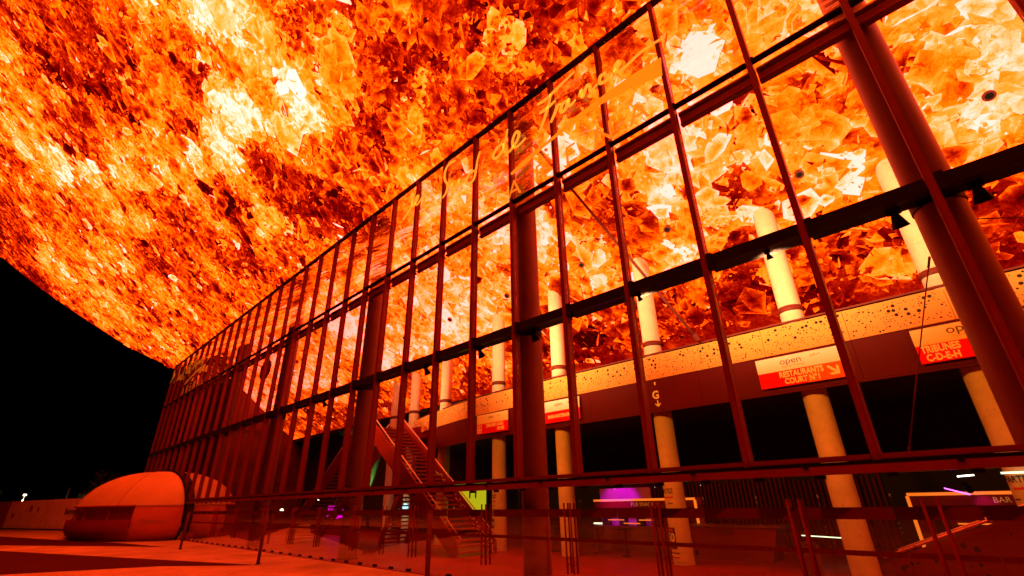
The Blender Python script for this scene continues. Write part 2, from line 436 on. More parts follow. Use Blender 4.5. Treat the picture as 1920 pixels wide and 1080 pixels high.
def tone_at(x, y):
    x = np.asarray(x, float).ravel(); y = np.asarray(y, float).ravel()
    out = np.empty(len(x))
    for i in range(0, len(x), 20000):
        d2 = (x[i:i + 20000, None] - TA[None, :, 0]) ** 2 + ((y[i:i + 20000, None] - TA[None, :, 1]) * 1.26) ** 2
        ww = 1 / (d2 + 0.25) ** 1.9
        out[i:i + 20000] = (ww * TA[None, :, 2]).sum(1) / ww.sum(1)
    return out
rng = np.random.default_rng(11)
def vnoise(x, y, cell, seed):
    r = np.random.default_rng(seed); G = r.random((512, 512))
    gx = np.asarray(x) / cell + 200; gy = np.asarray(y) * 1.26 / cell + 200
    ix = np.floor(gx).astype(int); iy = np.floor(gy).astype(int)
    fx = gx - ix; fy = gy - iy; fx = fx * fx * (3 - 2 * fx); fy = fy * fy * (3 - 2 * fy)
    a = G[ix % 512, iy % 512]; b = G[(ix + 1) % 512, iy % 512]
    c = G[ix % 512, (iy + 1) % 512]; d = G[(ix + 1) % 512, (iy + 1) % 512]
    return (a * (1 - fx) + b * fx) * (1 - fy) + (c * (1 - fx) + d * fx) * fy - 0.5
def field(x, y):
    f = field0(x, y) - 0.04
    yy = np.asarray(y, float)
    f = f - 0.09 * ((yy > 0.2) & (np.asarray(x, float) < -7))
    f = f - 0.035 * (yy > 0.2) - 0.075 * np.clip(1 - np.abs(yy - 0.75) / 1.1, 0, 1)  # ceiling painted dimmer just inside the glass, where reflections veil it
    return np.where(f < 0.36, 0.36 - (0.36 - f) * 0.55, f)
def field0(x, y):
    x = np.asarray(x, float); y = np.asarray(y, float)
    wx = x + 1.3 * vnoise(x, y, 1.8, 8) + 0.5 * vnoise(x, y, 0.6, 9); wy = y + 1.1 * vnoise(x, y, 1.8, 18) + 0.45 * vnoise(x, y, 0.6, 19)
    return (0.50 + 1.2 * (tone_at(x, y) - 0.53) + 0.20 * vnoise(wx, wy, 2.6, 1) + 0.30 * vnoise(wx, wy, 1.1, 2) + 0.26 * vnoise(wx, wy, 0.5, 3) + 0.14 * vnoise(x, y, 0.22, 4))

roof = thing('canopy_roof', 'huge sloping roof canopy with an uplit orange ceiling printed with crystals', 'roof', (0, 0, 14))
RL = rootloc(roof)
def tone_mesh(name, V, F_idx, loops, starts, tones, kind=None):
    me = bpy.data.meshes.new(name)
    V = V - np.array(RL)[None, :]
    me.vertices.add(len(V)); me.vertices.foreach_set('co', V.astype(np.float32).ravel())
    me.loops.add(len(loops)); me.loops.foreach_set('vertex_index', loops.astype(np.int32))
    me.polygons.add(len(starts)); me.polygons.foreach_set('loop_start', starts.astype(np.int32))
    me.update(calc_edges=True)
    at = me.attributes.new('tone', 'FLOAT', 'POINT'); at.data.foreach_set('value', tones.astype(np.float32))
    me.materials.append(M['ceiling'])
    o = bpy.data.objects.new(name, me); COL.objects.link(o); o.parent = roof
    if kind: o['kind'] = kind
    return o
def sheet(name, y0, y1, ny, nx):
    ys = np.linspace(y0, y1, ny + 1); V = []; 
    for y in ys:
        a = xl(y if y1 < 0.4 else max(y, 0.31))
        for u in np.linspace(0, 1, nx + 1):
            V.append((a + (60 - a) * u, y, cz(y)))
    V = np.array(V)
    q = np.array([[j * (nx + 1) + i, j * (nx + 1) + i + 1, (j + 1) * (nx + 1) + i + 1, (j + 1) * (nx + 1) + i] for j in range(ny) for i in range(nx)])
    return tone_mesh(name, V, None, q.ravel(), np.arange(len(q)) * 4, field(V[:, 0], V[:, 1]))
sheet('printed_ceiling', -25, 0.3, 80, 300)
sheet('printed_ceiling', 0.3, 9.4, 36, 260)

# crystals of the print: faceted shards, each lying a little below the sheet
SV = []; SL_ = []; SS = []; ST_ = []; nv = 0; nl = 0
NEEDLE = False
def shards(x, y, r, tone, contrast, drop, jag=0.35, n=5, rim=0.10, core=-0.06):
    global nv, nl
    k = len(x)
    if k == 0: return
    ang = np.sort(rng.random((k, n)) * 0.75 + np.arange(n)[None, :], axis=1) * (2 * np.pi / n)
    rad = r[:, None] * (1 - jag + 2 * jag * rng.random((k, n)))
    asp = (0.04 + 0.08 * rng.random(k)) if NEEDLE else (0.45 + 0.55 * rng.random(k)); th = rng.random(k) * np.pi
    px = np.cos(ang) * rad; py = np.sin(ang) * rad * asp[:, None]
    qx = px * np.cos(th)[:, None] - py * np.sin(th)[:, None]; qy = px * np.sin(th)[:, None] + py * np.cos(th)[:, None]
    ox = (rng.random(k) - 0.5) * r * 0.7; oy = (rng.random(k) - 0.5) * r * 0.5
    X = x[:, None] + qx; Y = y[:, None] + qy / 1.26
    ax = x + ox; ay = y + oy / 1.26
    fac = (rng.random((k, n)) - 0.5) * contrast
    tri = np.empty((k, n, 3, 3)); tt = np.empty((k, n, 3))
    X2 = np.roll(X, -1, 1); Y2 = np.roll(Y, -1, 1)
    tri[:, :, 0, 0] = X; tri[:, :, 0, 1] = Y; tri[:, :, 1, 0] = X2; tri[:, :, 1, 1] = Y2
    tri[:, :, 2, 0] = ax[:, None]; tri[:, :, 2, 1] = ay[:, None]
    tri[:, :, :, 2] = ZT - SL * tri[:, :, :, 1] - drop[:, None, None]
    rimv = rim * (0.3 + rng.random((k, n)))
    tt[:, :, 0] = tone[:, None] + fac + rimv
    tt[:, :, 1] = tone[:, None] + fac + np.roll(rimv, -1, 1)
    tt[:, :, 2] = tone[:, None] + fac * 0.5 + core
    m = k * n
    SV.append(tri.reshape(-1, 3)); ST_.append(tt.ravel())
    SL_.append(np.arange(m * 3) + nv); SS.append(np.arange(m) * 3 + nl)
    nv += m * 3; nl += m * 3
def scatter(cnt, rmin, rmax, y0=-18.0, y1=9.1, pw=2.0, near=None):
    x = rng.random(cnt) * 82 - 46; y = y0 + rng.random(cnt) * (y1 - y0)
    r = rmin + (rmax - rmin) * rng.random(cnt) ** pw
    a = np.array([xl(v) for v in y]); ok = (x > a + r * 0.9) & (x < 35)
    ok &= ~((y + r > 9.3))
    if near is not None:
        d = np.hypot(x - 27.5, y + 9.2); ok &= rng.random(cnt) < np.clip(near / d, 0, 1) ** 2
    return x[ok], y[ok], r[ok]
def multi(cnt, rmin, rmax, amp, contrast, dlo, dhi, ns=(4, 5, 6), near=None, jag=0.35, rim=0.1, core=-0.06, bias=0.0, pw=2.0):
    for n in ns:
        x, y, r = scatter(cnt // len(ns), rmin, rmax, near=near, pw=pw)
        f = field(x, y); rnd = rng.normal(size=len(x))
        # splinters keep to the mood of their neighbourhood but jump now and then
        tone = f + (amp + 0.10 * np.clip((0.50 - f) * 6, 0, 1) * (n < 5)) * rnd + bias + (rng.random(len(x)) < 0.06) * 0.28 - (rng.random(len(x)) < 0.06) * 0.22
        shards(x, y, r, tone, contrast, dlo + (dhi - dlo) * rng.random(len(x)), jag, n, rim, core)
multi(5200, 0.30, 0.95, 0.07, 0.12, 0.000, 0.05, ns=(5, 6, 7), jag=0.25, rim=0.15, core=-0.10)
multi(13000, 0.16, 0.45, 0.08, 0.14, 0.010, 0.06, ns=(4, 5, 6), rim=0.10, core=-0.07)
multi(22000, 0.07, 0.20, 0.08, 0.12, 0.015, 0.07, ns=(3, 4, 5), jag=0.45, near=26, rim=0.07, core=-0.04)
multi(30000, 0.035, 0.10, 0.12, 0.10, 0.025, 0.085, ns=(3, 4), jag=0.5, near=22, rim=0.05, core=-0.02)
multi(3200, 0.25, 0.75, 0.06, 0.09, 0.05, 0.085, ns=(5, 6, 7), jag=0.2, rim=0.17, core=-0.16)
multi(700, 0.10, 0.32, 0.05, 0.08, 0.085, 0.10, ns=(3,), jag=0.3, bias=0.26)      # clean pale blades on top
NEEDLE = True
multi(2200, 0.15, 0.5, 0.05, 0.04, 0.06, 0.10, ns=(4,), jag=0.3, bias=0.13)
multi(1800, 0.15, 0.5, 0.05, 0.04, 0.06, 0.10, ns=(4,), jag=0.3, bias=-0.16)
NEEDLE = False
# the large crystals that read one by one in the print, plus a painted hot spot of light: x, y, radius, tone, core
BIG = [(13.2, -4.2, 1.5, 0.60, -0.10), (19.6, -1.35, 0.75, 0.56, -0.30), (20.25, -1.5, 0.62, 0.66, -0.04), (29.5, 4.4, 1.0, 0.70, -0.24),
       (5.7, -6.2, 1.15, 0.90, -0.02), (9.4, -8.4, 1.3, 0.84, -0.06), (4.7, -4.3, 1.2, 0.26, -0.08), (26.2, 3.8, 0.9, 0.58, -0.16),
       (20.6, 5.0, 1.0, 0.46, -0.14), (16.2, -2.0, 0.9, 0.58, -0.1), (14.8, -1.5, 0.8, 0.58, -0.02), (30.4, 5.2, 0.9, 0.80, -0.05),
       (28.0, 2.2, 0.8, 0.82, -0.06), (24.9, 1.5, 0.7, 1.10, 0.1), (11.0, -6.8, 1.2, 0.72, -0.12), (-6.4, -12.2, 1.5, 0.28, -0.06),
       (2.7, -9.4, 1.3, 0.50, -0.14), (8.0, -4.3, 1.1, 0.76, -0.1), (6.2, -2.8, 1.0, 0.28, -0.06), (22.9, 3.1, 1.1, 0.86, -0.05),
       (27.0, 8.3, 0.8, 0.60, -0.05), (24.0, 7.6, 0.7, 0.58, -0.05), (12.0, 2.4, 0.8, 0.76, -0.08), (0.5, 3.2, 1.5, 0.92, 0.0)]
hx, hy, hr_ = scatter(260, 0.4, 1.0, pw=1.5)
ht = field(hx, hy)
BIG += [(a_, b_, c_, d_ + rng.uniform(-0.06, 0.1), -rng.uniform(0.05, 0.24)) for a_, b_, c_, d_ in zip(hx, hy, hr_, ht)]
for x, y, r, t0, c in BIG:
    nn = int(rng.integers(6, 9))
    shards(np.array([x]), np.array([y]), np.array([r]), np.array([t0 - 0.02]), 0.10, np.array([0.086]), 0.18, nn, 0.20, c)
    for _ in range(5):
        a = rng.random() * 6.28; q = r * rng.uniform(0.2, 0.6)
        shards(np.array([x + math.cos(a) * q]), np.array([y + math.sin(a) * q * 0.8]), np.array([r * rng.uniform(0.3, 0.6)]), np.array([t0 + 0.05 * rng.normal()]), 0.14, np.array([0.087 + 0.003 * rng.random()]), 0.25, 5, 0.10, c * 0.7)
    k = 34
    a = rng.random(k) * 6.28
    q = r * (0.55 + 0.7 * rng.random(k))
    xx = x + np.cos(a) * q; yy = y + np.sin(a) * q * 0.8
    shards(xx, yy, r * (0.06 + 0.18 * rng.random(k)), field(xx, yy) * 0.6 + 0.4 * t0 + 0.07 * rng.normal(size=k), 0.14, 0.0905 + 0.012 * rng.random(k), 0.4, 4, 0.10, -0.05)
tone_mesh('crystal_print', np.concatenate(SV), None, np.concatenate(SL_), np.concatenate(SS), np.concatenate(ST_), kind='stuff')

mb = MB()                                        # thin dark edge trim and the roof slab above
for (xa, ya), (xb, yb) in zip(EDGE, EDGE[1:]):
    mb.beam((xa - 0.05, ya, cz(ya) + 0.14), (xb - 0.05, yb, cz(yb) + 0.14), 0.12, 0.34)
obj('edge_trim', mb, 'black', roof)
mb = MB()
top = [(x, y, cz(y) + 0.3) for x, y in EDGE] + [(-20, 9.4, cz(9.4) + 0.3), (60, 9.4, cz(9.4) + 0.3), (60, -25, cz(-25) + 0.3)]
mb.prism(top, (0, 0, 0.9)); obj('roof_slab', mb, 'black', roof)

# ------------------------------------------------------------------ glass facade
fac = thing('glass_facade', 'tall glass curtain wall with dark red mullions and gold lettering under the canopy', 'glass wall', (0, 0, 0))
m0 = MB(); m0.box(-0.058, 0.058, -0.105, 0.12, 2.27, 14.62)
m0.box(-0.020, 0.020, -0.122, -0.105, 2.27, 14.60)
proto = obj('mullion', m0, 'steel', fac); proto.location = (FX0 * P, 0, 0)
for k in range(FX0 + 1, FX1 + 1):
    dup(proto, (k * P, 0, 0))
def railset(name, z0, z1, y0, y1, m):
    b = MB(); b.box(0.066, P - 0.066, y0, y1, z0, z1)
    o = obj(name, b, m, fac); o.location = (FX0 * P, 0, 0)
    for k in range(FX0 + 1, FX1): dup(o, (k * P, 0, 0))
railset('main_beam', 6.20, 6.44, -0.10, 0.34, 'black')
b = MB(); b.box(0.064, 0.18, -0.115, 0.10, 6.15, 6.48); br = obj('beam_bracket', b, 'black', fac); br.location = (FX0 * P, 0, 0)
for k in range(FX0 + 1, FX1): dup(br, (k * P, 0, 0))
b = MB(); b.box(0.062, 0.12, -0.12, 0.02, 10.63, 10.75); br = obj('transom_clip', b, 'gasket', fac); br.location = (FX0 * P, 0, 0)
for k in range(FX0 + 1, FX1): dup(br, (k * P, 0, 0))
b = MB(); b.box(0.9, 0.97, -0.262, -0.24, 2.175, 2.24); br = obj('head_bolt', b, 'black', fac); br.location = (FX0 * P, 0, 0)
for k in range(FX0 + 1, FX1): dup(br, (k * P, 0, 0))
railset('upper_transom', 10.66, 10.72, -0.10, 0.05, 'gasket')
railset('upper_rail', 10.50, 10.63, 0.14, 0.30, 'steel')
railset('rail_panel', 10.27, 10.495, 0.19, 0.22, 'railred')
railset('rail_flange', 10.22, 10.265, 0.14, 0.28, 'steel')
railset('sill_transom', 2.285, 2.36, -0.10, 0.06, 'steel')
mb = MB(); mb.box(FX0 * P - 0.1, FX1 * P + 0.1, -0.10, 0.10, 14.64, 14.73); obj('head_beam', mb, 'black', fac)
mb = MB(); mb.box(FX0 * P - 0.1, FX1 * P + 0.1, -0.24, 0.12, 2.10, 2.215); obj('door_head_beam', mb, 'steel', fac)
mb = MB(); mb.box(FX0 * P - 0.1, FX1 * P + 0.1, -0.20, 0.10, 2.218, 2.268); obj('door_head_gasket', mb, 'gasket', fac)
def panes(z0, z1):
    b = MB(); b.box(0.064, P - 0.064, -0.012, 0.0, z0, z1)
    o = obj('pane', b, 'glass', fac); o.location = (FX0 * P, 0, 0)
    for k in range(FX0 + 1, FX1): dup(o, (k * P, 0, 0))
panes(2.365, 6.195); panes(6.445, 10.655); panes(10.725, 14.62)

# doors: frameless leaves, two per module, on little floor shoes
def door_leaf():
    b = MB(); b.box(0.006, P / 2 - 0.006, -0.012, 0.0, 0.03, 2.095)
    d = obj('glass_door', b, 'glass', fac)
    b = MB(); b.box(0.01, P / 2 - 0.01, -0.016, -0.013, 1.47, 1.635); obj('wide_band', b, 'foil', d)
    b = MB(); b.box(0.01, P / 2 - 0.01, -0.016, -0.013, 0.99, 1.06); obj('narrow_band', b, 'foil', d)
    b = MB(); b.box(0.05, 0.21, -0.04, 0.03, 0.014, 0.075); obj('pivot_shoe', b, 'black', d)
    b = MB(); b.box(0.05, 0.19, -0.035, 0.025, 2.04, 2.095); obj('top_clamp', b, 'black', d)
    return d
d0 = door_leaf(); d0.location = (FX0 * P, 0, 0)
for k in range(1, 2 * (FX1 - FX0)):
    d = dup(d0, (FX0 * P + k * P / 2, 0, 0))
    if R_.random() < 0.45:                       # printed tone change with a slanted cut on some bands
        nm = MB(); c = R_.uniform(0.1, 0.4)
        nm.prism([(0.012, -0.0175, 1.472), (c, -0.0175, 1.472), (c + 0.28, -0.0175, 1.633), (0.012, -0.0175, 1.633)], (0, 0.001, 0))
        for ch in list(d.children):
            if ch.name.startswith('wide_band'): o2 = obj('band_print', nm, 'foil2'); o2.parent = d
def handles(px, n):
    for i in range(n):
        for yy in (-0.075, 0.065):
            b = MB(); b.tube([(px + i * 0.17, yy, 0.38), (px + i * 0.17, yy, 1.76)], 0.020, 10)
            for zz in (0.55, 1.6): b.tube([(px + i * 0.17, yy, zz), (px + i * 0.17, -0.006, zz)], 0.010, 8)
            obj('pull_handle', b, 'stair', fac, smooth=True)
for px, n in ((24.82, 2), (22.35, 2), (20.18, 2), (17.42, 2), (26.55, 2), (14.2, 2), (10.66, 2), (12.6, 1), (5.5, 2), (7.9, 2), (2.1, 2), (-1.6, 2), (-5.0, 2)):
    handles(px, n)

# vinyl lettering on the upper panes: brush script, swoosh and spaced capitals
LY = -0.15
def stroke(pts, w0, w1=None):
    w1 = w1 or w0
    n = len(pts)
    # Catmull-Rom through the points
    q = []
    for i in range(n - 1):
        p0 = pts[max(i - 1, 0)]; p1 = pts[i]; p2 = pts[i + 1]; p3 = pts[min(i + 2, n - 1)]
        for j in range(6):
            t_ = j / 6
            q.append(tuple(0.5 * ((2 * p1[a]) + (-p0[a] + p2[a]) * t_ + (2 * p0[a] - 5 * p1[a] + 4 * p2[a] - p3[a]) * t_ ** 2 + (-p0[a] + 3 * p1[a] - 3 * p2[a] + p3[a]) * t_ ** 3) for a in (0, 1)))
    q.append(pts[-1])
    L, Rr = [], []
    for i, p in enumerate(q):
        a = q[max(i - 1, 0)]; b = q[min(i + 1, len(q) - 1)]
        d = Vector((b[0] - a[0], b[1] - a[1])); d = d.normalized() if d.length else Vector((1, 0))
        ww = (w0 + (w1 - w0) * i / (len(q) - 1)) / 2 * (0.75 + 0.4 * math.sin(math.pi * i / (len(q) - 1)))
        L.append((p[0] - d.y * ww, p[1] + d.x * ww)); Rr.append((p[0] + d.y * ww, p[1] - d.x * ww))
    mbs = MB()
    for i in range(len(q) - 1):
        mbs.prism([(L[i][0], LY, L[i][1]), (L[i + 1][0], LY, L[i + 1][1]), (Rr[i + 1][0], LY, Rr[i + 1][1]), (Rr[i][0], LY, Rr[i][1])], (0, 0.03, 0))
    return mbs
let = thing('facade_lettering', 'large gold script lettering with a swoosh above spaced capitals at the photo centre', 'lettering', (20, LY, 12), 'gold lettering on the upper glass')
SCR = {'l': [(12.24, 13.02), (12.58, 13.19), (12.86, 13.44), (12.94, 13.88), (12.84, 14.06), (12.77, 13.77), (12.98, 13.33)],
 'e': [(12.98, 13.33), (13.25, 13.55), (13.3, 13.72), (13.18, 13.72), (13.1, 13.45), (13.28, 13.3), (13.65, 13.53)],
 'S': [(15.77, 14.14), (15.35, 14.2), (15.12, 13.95), (15.12, 13.58), (15.32, 13.2), (15.25, 12.87), (15.03, 12.72)],
 'u': [(15.5, 12.95), (15.62, 13.07), (15.62, 12.73), (15.85, 12.72), (16.05, 13.05), (16.05, 12.75), (16.25, 12.72)],
 'd': [(16.92, 12.97), (16.65, 12.99), (16.46, 12.75), (16.61, 12.51), (16.89, 12.59), (17.02, 12.95), (17.09, 13.35), (17.22, 13.69)],
 'd2': [(18.5, 13.25), (18.17, 13.29), (17.93, 13.06), (18.07, 12.85), (18.42, 13.0), (18.6, 13.5), (18.67, 13.8)],
 'e2': [(18.47, 13.27), (18.5, 12.92), (18.72, 12.74), (19.09, 12.96), (19.22, 13.24), (19.07, 13.37), (18.91, 13.11), (18.96, 12.79), (19.19, 12.73), (19.52, 12.84)],
 'F': [(20.08, 13.90), (20.49, 13.87), (21.06, 14.0), (21.67, 14.13)], 'Fs': [(20.68, 13.92), (20.52, 13.45), (20.32, 13.03), (20.12, 12.72)], 'Fm': [(20.16, 13.47), (20.5, 13.45), (20.85, 13.52)],
 'r': [(20.6, 12.76), (20.79, 13.02), (20.92, 13.25), (21.08, 13.2)],
 'a': [(21.3, 13.2), (21.1, 13.15), (21.02, 12.92), (21.2, 12.88), (21.36, 13.2), (21.36, 12.9), (21.62, 12.99)],
 'n': [(21.75, 13.0), (21.85, 13.2), (21.86, 12.9), (22.05, 13.2), (22.16, 13.12), (22.16, 12.9), (22.42, 13.0)],
 'c': [(22.75, 13.2), (22.55, 13.2), (22.5, 12.98), (22.68, 12.9), (22.95, 13.02)],
 'e3': [(22.98, 13.02), (23.2, 13.15), (23.18, 13.28), (23.06, 13.2), (23.05, 12.98), (23.3, 12.9), (23.9, 13.05), (24.6, 13.0)]}
for k_, pts in SCR.items():
    obj('script_letter', stroke(pts, 0.11, 0.08), 'glyph', let)
SW = [(18.79, 11.78), (19.4, 11.97), (19.9, 12.05), (20.69, 12.15), (21.44, 12.32), (22.14, 12.38), (22.8, 12.44), (23.59, 12.45), (24.37, 12.40),
      (24.31, 11.80), (23.36, 12.07), (22.45, 12.17), (21.78, 12.19), (21.06, 12.10), (20.21, 11.97), (19.47, 11.77), (18.83, 11.69)]
mb = MB(); up_ = SW[:9]; lo = SW[9:][::-1]
for i in range(len(up_) - 1):
    a, b = up_[i], up_[i + 1]; ia = min(i, len(lo) - 1); ib = min(i + 1, len(lo) - 1)
    mb.prism([(a[0], LY, a[1]), (b[0], LY, b[1]), (lo[ib][0], LY, lo[ib][1]), (lo[ia][0], LY, lo[ia][1])][: 4 if ia != ib else 3], (0, 0.03, 0))
obj('swoosh', mb, 'glyph2', let)
for ch, cx_ in zip('ARENA', (18.95, 20.1, 21.25, 22.4, 23.5)):
    text('capital_letter', ch, lambda a, b, c=cx_: (c + a, LY, 11.05 + b), 0.95, 'glyph2', let, 0.95)

l2 = dup(let, (20 - 40.3, LY, 12), label='dim gold lettering at the far left end of the glass wall')
for ch in l2.children:
    ch.data = ch.data.copy(); ch.data.materials.clear(); ch.data.materials.append(M['glyph3'])
# steel columns right behind the glass
bc = thing('steel_column', 'thick red brown steel column behind the glass, the fourth one from the far end', 'column', (0, 0.6, 0), 'steel columns behind the glass')
def column_mesh(r, z0, ztop, seg=36):
    b = MB(); n = len(b.v)
    for z in (z0, 1.2, 3.0, 6.0, 9.0):
        if z < ztop - 0.6: b.v += [(r * math.cos(2 * math.pi * k / seg), r * math.sin(2 * math.pi * k / seg), z) for k in range(seg)]
    rings = len(b.v) // seg
    b.v += [(r * math.cos(2 * math.pi * k / seg), r * math.sin(2 * math.pi * k / seg), ztop - SL * r * math.sin(2 * math.pi * k / seg)) for k in range(seg)]
    for j in range(rings):
        for k in range(seg):
            k2 = (k + 1) % seg
            b.f.append((j * seg + k, j * seg + k2, (j + 1) * seg + k2, (j + 1) * seg + k))
    return b
def raw(name, b, m, parent, smooth=True):
    me = bpy.data.meshes.new(name); me.from_pydata(b.v, [], b.f); me.materials.append(M[m])
    if smooth:
        for p in me.polygons: p.use_smooth = True
    o = bpy.data.objects.new(name, me); COL.objects.link(o); o.parent = parent; return o
raw('shaft', column_mesh(0.35, 0.006, cz(0.6) + 0.12), 'bigcol', bc)
b = MB()
for z0, z1 in ((0.006, 0.06), (6.16, 6.48)):
    b.tube([(0, 0, z0), (0, 0, z1)], 0.365 if z0 < 1 else 0.37, 28)
raw('collar_plate', b, 'black', bc, False)
names = {-15: 'thick red brown steel column at the far left end of the glass wall', -10: 'thick red brown steel column behind the glass, second from the far end', -5: 'thick red brown steel column behind the glass, third from the far end',
         5: 'thick red brown steel column beside the left hand staircases', 10: 'thick red brown steel column at the middle of the photo behind the script lettering', 15: 'thickest looking red brown steel column, nearest at the right of the photo'}
for k, lb in names.items():
    c = dup(bc, (k * P + (0.9 if k == -15 else 0), 0.6, 0), label=lb)

# concrete columns along the balcony
ICX = [(27.8, 6.0, 'round concrete column beside the bar at the right end'), (24.42, 6.0, 'round concrete column under the sign with the diagonal arrow'), (19.82, 6.0, 'round concrete column wrapped in a yellow banner under the letter G'),
       (15.48, 6.0, 'round concrete column just right of the middle steel column'), (11.78, 6.05, 'round concrete column with a banner right of the lit staircase'),
       (6.9, 6.75, 'round concrete column behind the left part of the curved balcony'), (3.0, 7.4, 'round concrete column rising behind the balcony end'), (0.6, 7.6, 'shortest looking concrete column left of the balcony end')]
ic = None
for i, (x, y, lb) in enumerate(ICX):
    c = thing('concrete_column', lb, 'column', (x, y, 0), 'concrete columns along the balcony')
    raw('shaft', column_mesh(0.31, 0.006, cz(y) + 0.12, 32), 'concrete', c)
    b = MB(); b.tube([(0, 0, 6.78), (0, 0, 6.95)], 0.33, 28); raw('collar', b, 'collar', c)

# ------------------------------------------------------------------ balcony
bal = thing('balcony', 'curved balcony with a perforated cream parapet over a dark red fascia', 'balcony', (18, 6, 4.4))
FR = [(36.0, 5.4), (34, 5.4), (32, 5.4), (29.9, 5.4), (27.8, 5.4), (25.7, 5.4), (23.6, 5.4), (21.5, 5.4), (19.4, 5.4), (17.3, 5.4), (15.2, 5.4), (13.1, 5.42), (11.0, 5.55), (9.0, 5.85), (7.1, 6.25), (5.2, 6.72), (3.4, 7.2), (2.0, 7.5)]
def seg_panel(a, b, z0, z1, th, gap=0.012):
    d = Vector((b[0] - a[0], b[1] - a[1])); L = d.length; d.normalize(); n = Vector((-d.y, d.x))
    if n.y < 0: n = -n
    p = Vector(a) + d * gap; q = Vector(b) - d * gap
    m_ = MB(); m_.prism([(p.x, p.y, z0), (q.x, q.y, z0), (q.x, q.y, z1), (p.x, p.y, z1)], (n.x * th, n.y * th, 0))
    return m_, p, q, n
hr = random.Random(3)
for a, b in zip(FR, FR[1:]):
    m_, p, q, n = seg_panel(a, b, 5.50, 6.30, 0.05, 0.006)
    pp = obj('perforated_panel', m_, 'perf', bal)
    hb = MB(); L = (q - p).length; placed = []
    for rr, cnt in ((0.043, 9), (0.024, 26), (0.015, 90)):
        for _ in range(cnt):
            for tries in range(8):
                u = hr.uniform(0.05, L - 0.05); z = hr.uniform(5.55, 6.25) if rr < 0.03 else hr.uniform(5.85, 6.22)
                if all((u - c[0]) ** 2 + (z - c[1]) ** 2 > (rr + c[2] + 0.012) ** 2 for c in placed):
                    placed.append((u, z, rr))
                    c = p + (q - p).normalized() * u - n * 0.004
                    hb.disc((c.x, c.y, z), (-n.x, -n.y, 0), rr, 9 if rr > 0.02 else 6)
                    break
    ho = obj('perforation', hb, 'hole', pp, kind='stuff', fixnormals=False)
    m_, p, q, n = seg_panel((a[0], a[1] + 0.02), (b[0], b[1] + 0.02), 4.46, 5.49, 0.06, 0.004)
    obj('fascia_board', m_, 'fascia', bal)
mb = MB()
for a, b in zip(FR, FR[1:]): mb.beam((a[0], a[1] + 0.05, 4.425), (b[0], b[1] + 0.05, 4.425), 0.10, 0.05)
obj('fascia_drip', mb, 'fascia', bal)
mb = MB(); mb.prism([(x, y + 0.1, 4.5) for x, y in FR] + [(2.0, 11.2, 4.5), (36.0, 11.2, 4.5)], (0, 0, 0.5)); obj('floor_slab', mb, 'soffit', bal)
mb = MB()
for a, b in zip(FR, FR[1:]): mb.beam((a[0], a[1] + 0.2, 6.42), (b[0], b[1] + 0.2, 6.42), 0.06, 0.05)
obj('handrail', mb, 'collar', bal)

wall = thing('back_wall', 'black rear wall of the foyer under the balcony', 'wall', (10, 11.3, 0))
mb = MB(); mb.box(-20, 45, 11.2, 11.4, 0, 7.3); obj('wall_face', mb, 'void', wall)
mb = MB(); mb.box(-20, 45, 9.42, 11.2, 7.35, 7.55); obj('ceiling_edge', mb, 'soffit', wall)
rp_ = random.Random(5)
mb = MB()
for x in np.arange(15.2, 24.6, 0.16):
    mb.box(x, x + 0.07, 11.08, 11.19, 0.1, 2.3 + 0.2 * rp_.random())
obj('wall_slats', mb, 'fascia', wall, kind='stuff')
end = thing('foyer_end_wall', 'brick red end wall closing the foyer at the far left', 'wall', (-20, 6, 0))
mb = MB(); mb.prism([(-20.25, 2.95, 0), (-20.25, 11.2, 0), (-20.25, 11.2, cz(11.2)), (-20.25, 2.95, cz(2.95))], (0.25, 0, 0))
obj('wall_face', mb, 'redwall', end)
mb = MB()
for z in (3.6, 5.2, 8.0): mb.box(-20.0, -19.93, 2.95, 11.2, z, z + 0.14)
obj('string_course', mb, 'collar', end)
fw = thing('side_wing_wall', 'dark red wall standing close behind the far left glazing', 'wall', (-24, 2.5, 0))
mb = MB(); mb.box(-28.3, -20.3, 2.9, 3.1, 0, cz(3.0)); obj('wall_face', mb, 'redwall', fw)
for z in (2.3, 6.3, 10.5):
    mb = MB(); mb.box(-28.3, -20.3, 2.83, 2.9, z, z + 0.2); obj('wall_beam', mb, 'steel', fw)

# ------------------------------------------------------------------ hanging signs on the balcony
def sign(name, label, x0, x1, top, low, build):
    s = thing(name, label, 'sign', ((x0 + x1) / 2, 5.3, 4.57), 'direction signs hung on the balcony')
    mb = MB(); mb.box(x0, x1, 5.29, 5.33, 5.0, 5.40); obj('upper_panel', mb, top, s)
    mb = MB(); mb.box(x0, x1, 5.288, 5.332, 4.575, 4.998); obj('lower_panel', mb, low, s)
    build(s, (x0 + x1) / 2)
def on(cx_, z, y=5.283): return lambda a, b: (cx_ + a, y, z + b)
def arrow(s, cx_, cz_, ang, size, m, y=5.284):
    c, si = math.cos(ang), math.sin(ang)
    def R2(a, b): return (cx_ + (a * c - b * si) * size, y, cz_ + (a * si + b * c) * size)
    mb = MB()
    mb.poly([R2(-0.5, -0.09), R2(0.3, -0.09), R2(0.3, 0.09), R2(-0.5, 0.09)])
    mb.poly([R2(0.5, 0.0), R2(0.12, 0.42), R2(-0.1, 0.42), R2(0.24, 0.0)])
    mb.poly([R2(0.5, 0.0), R2(0.24, 0.0), R2(-0.1, -0.42), R2(0.12, -0.42)])
    for i, v in enumerate(mb.v): mb.v[i] = (v[0], v[1] - 0.0007 * (i // 4), v[2])
    obj('arrow', mb, m, s)
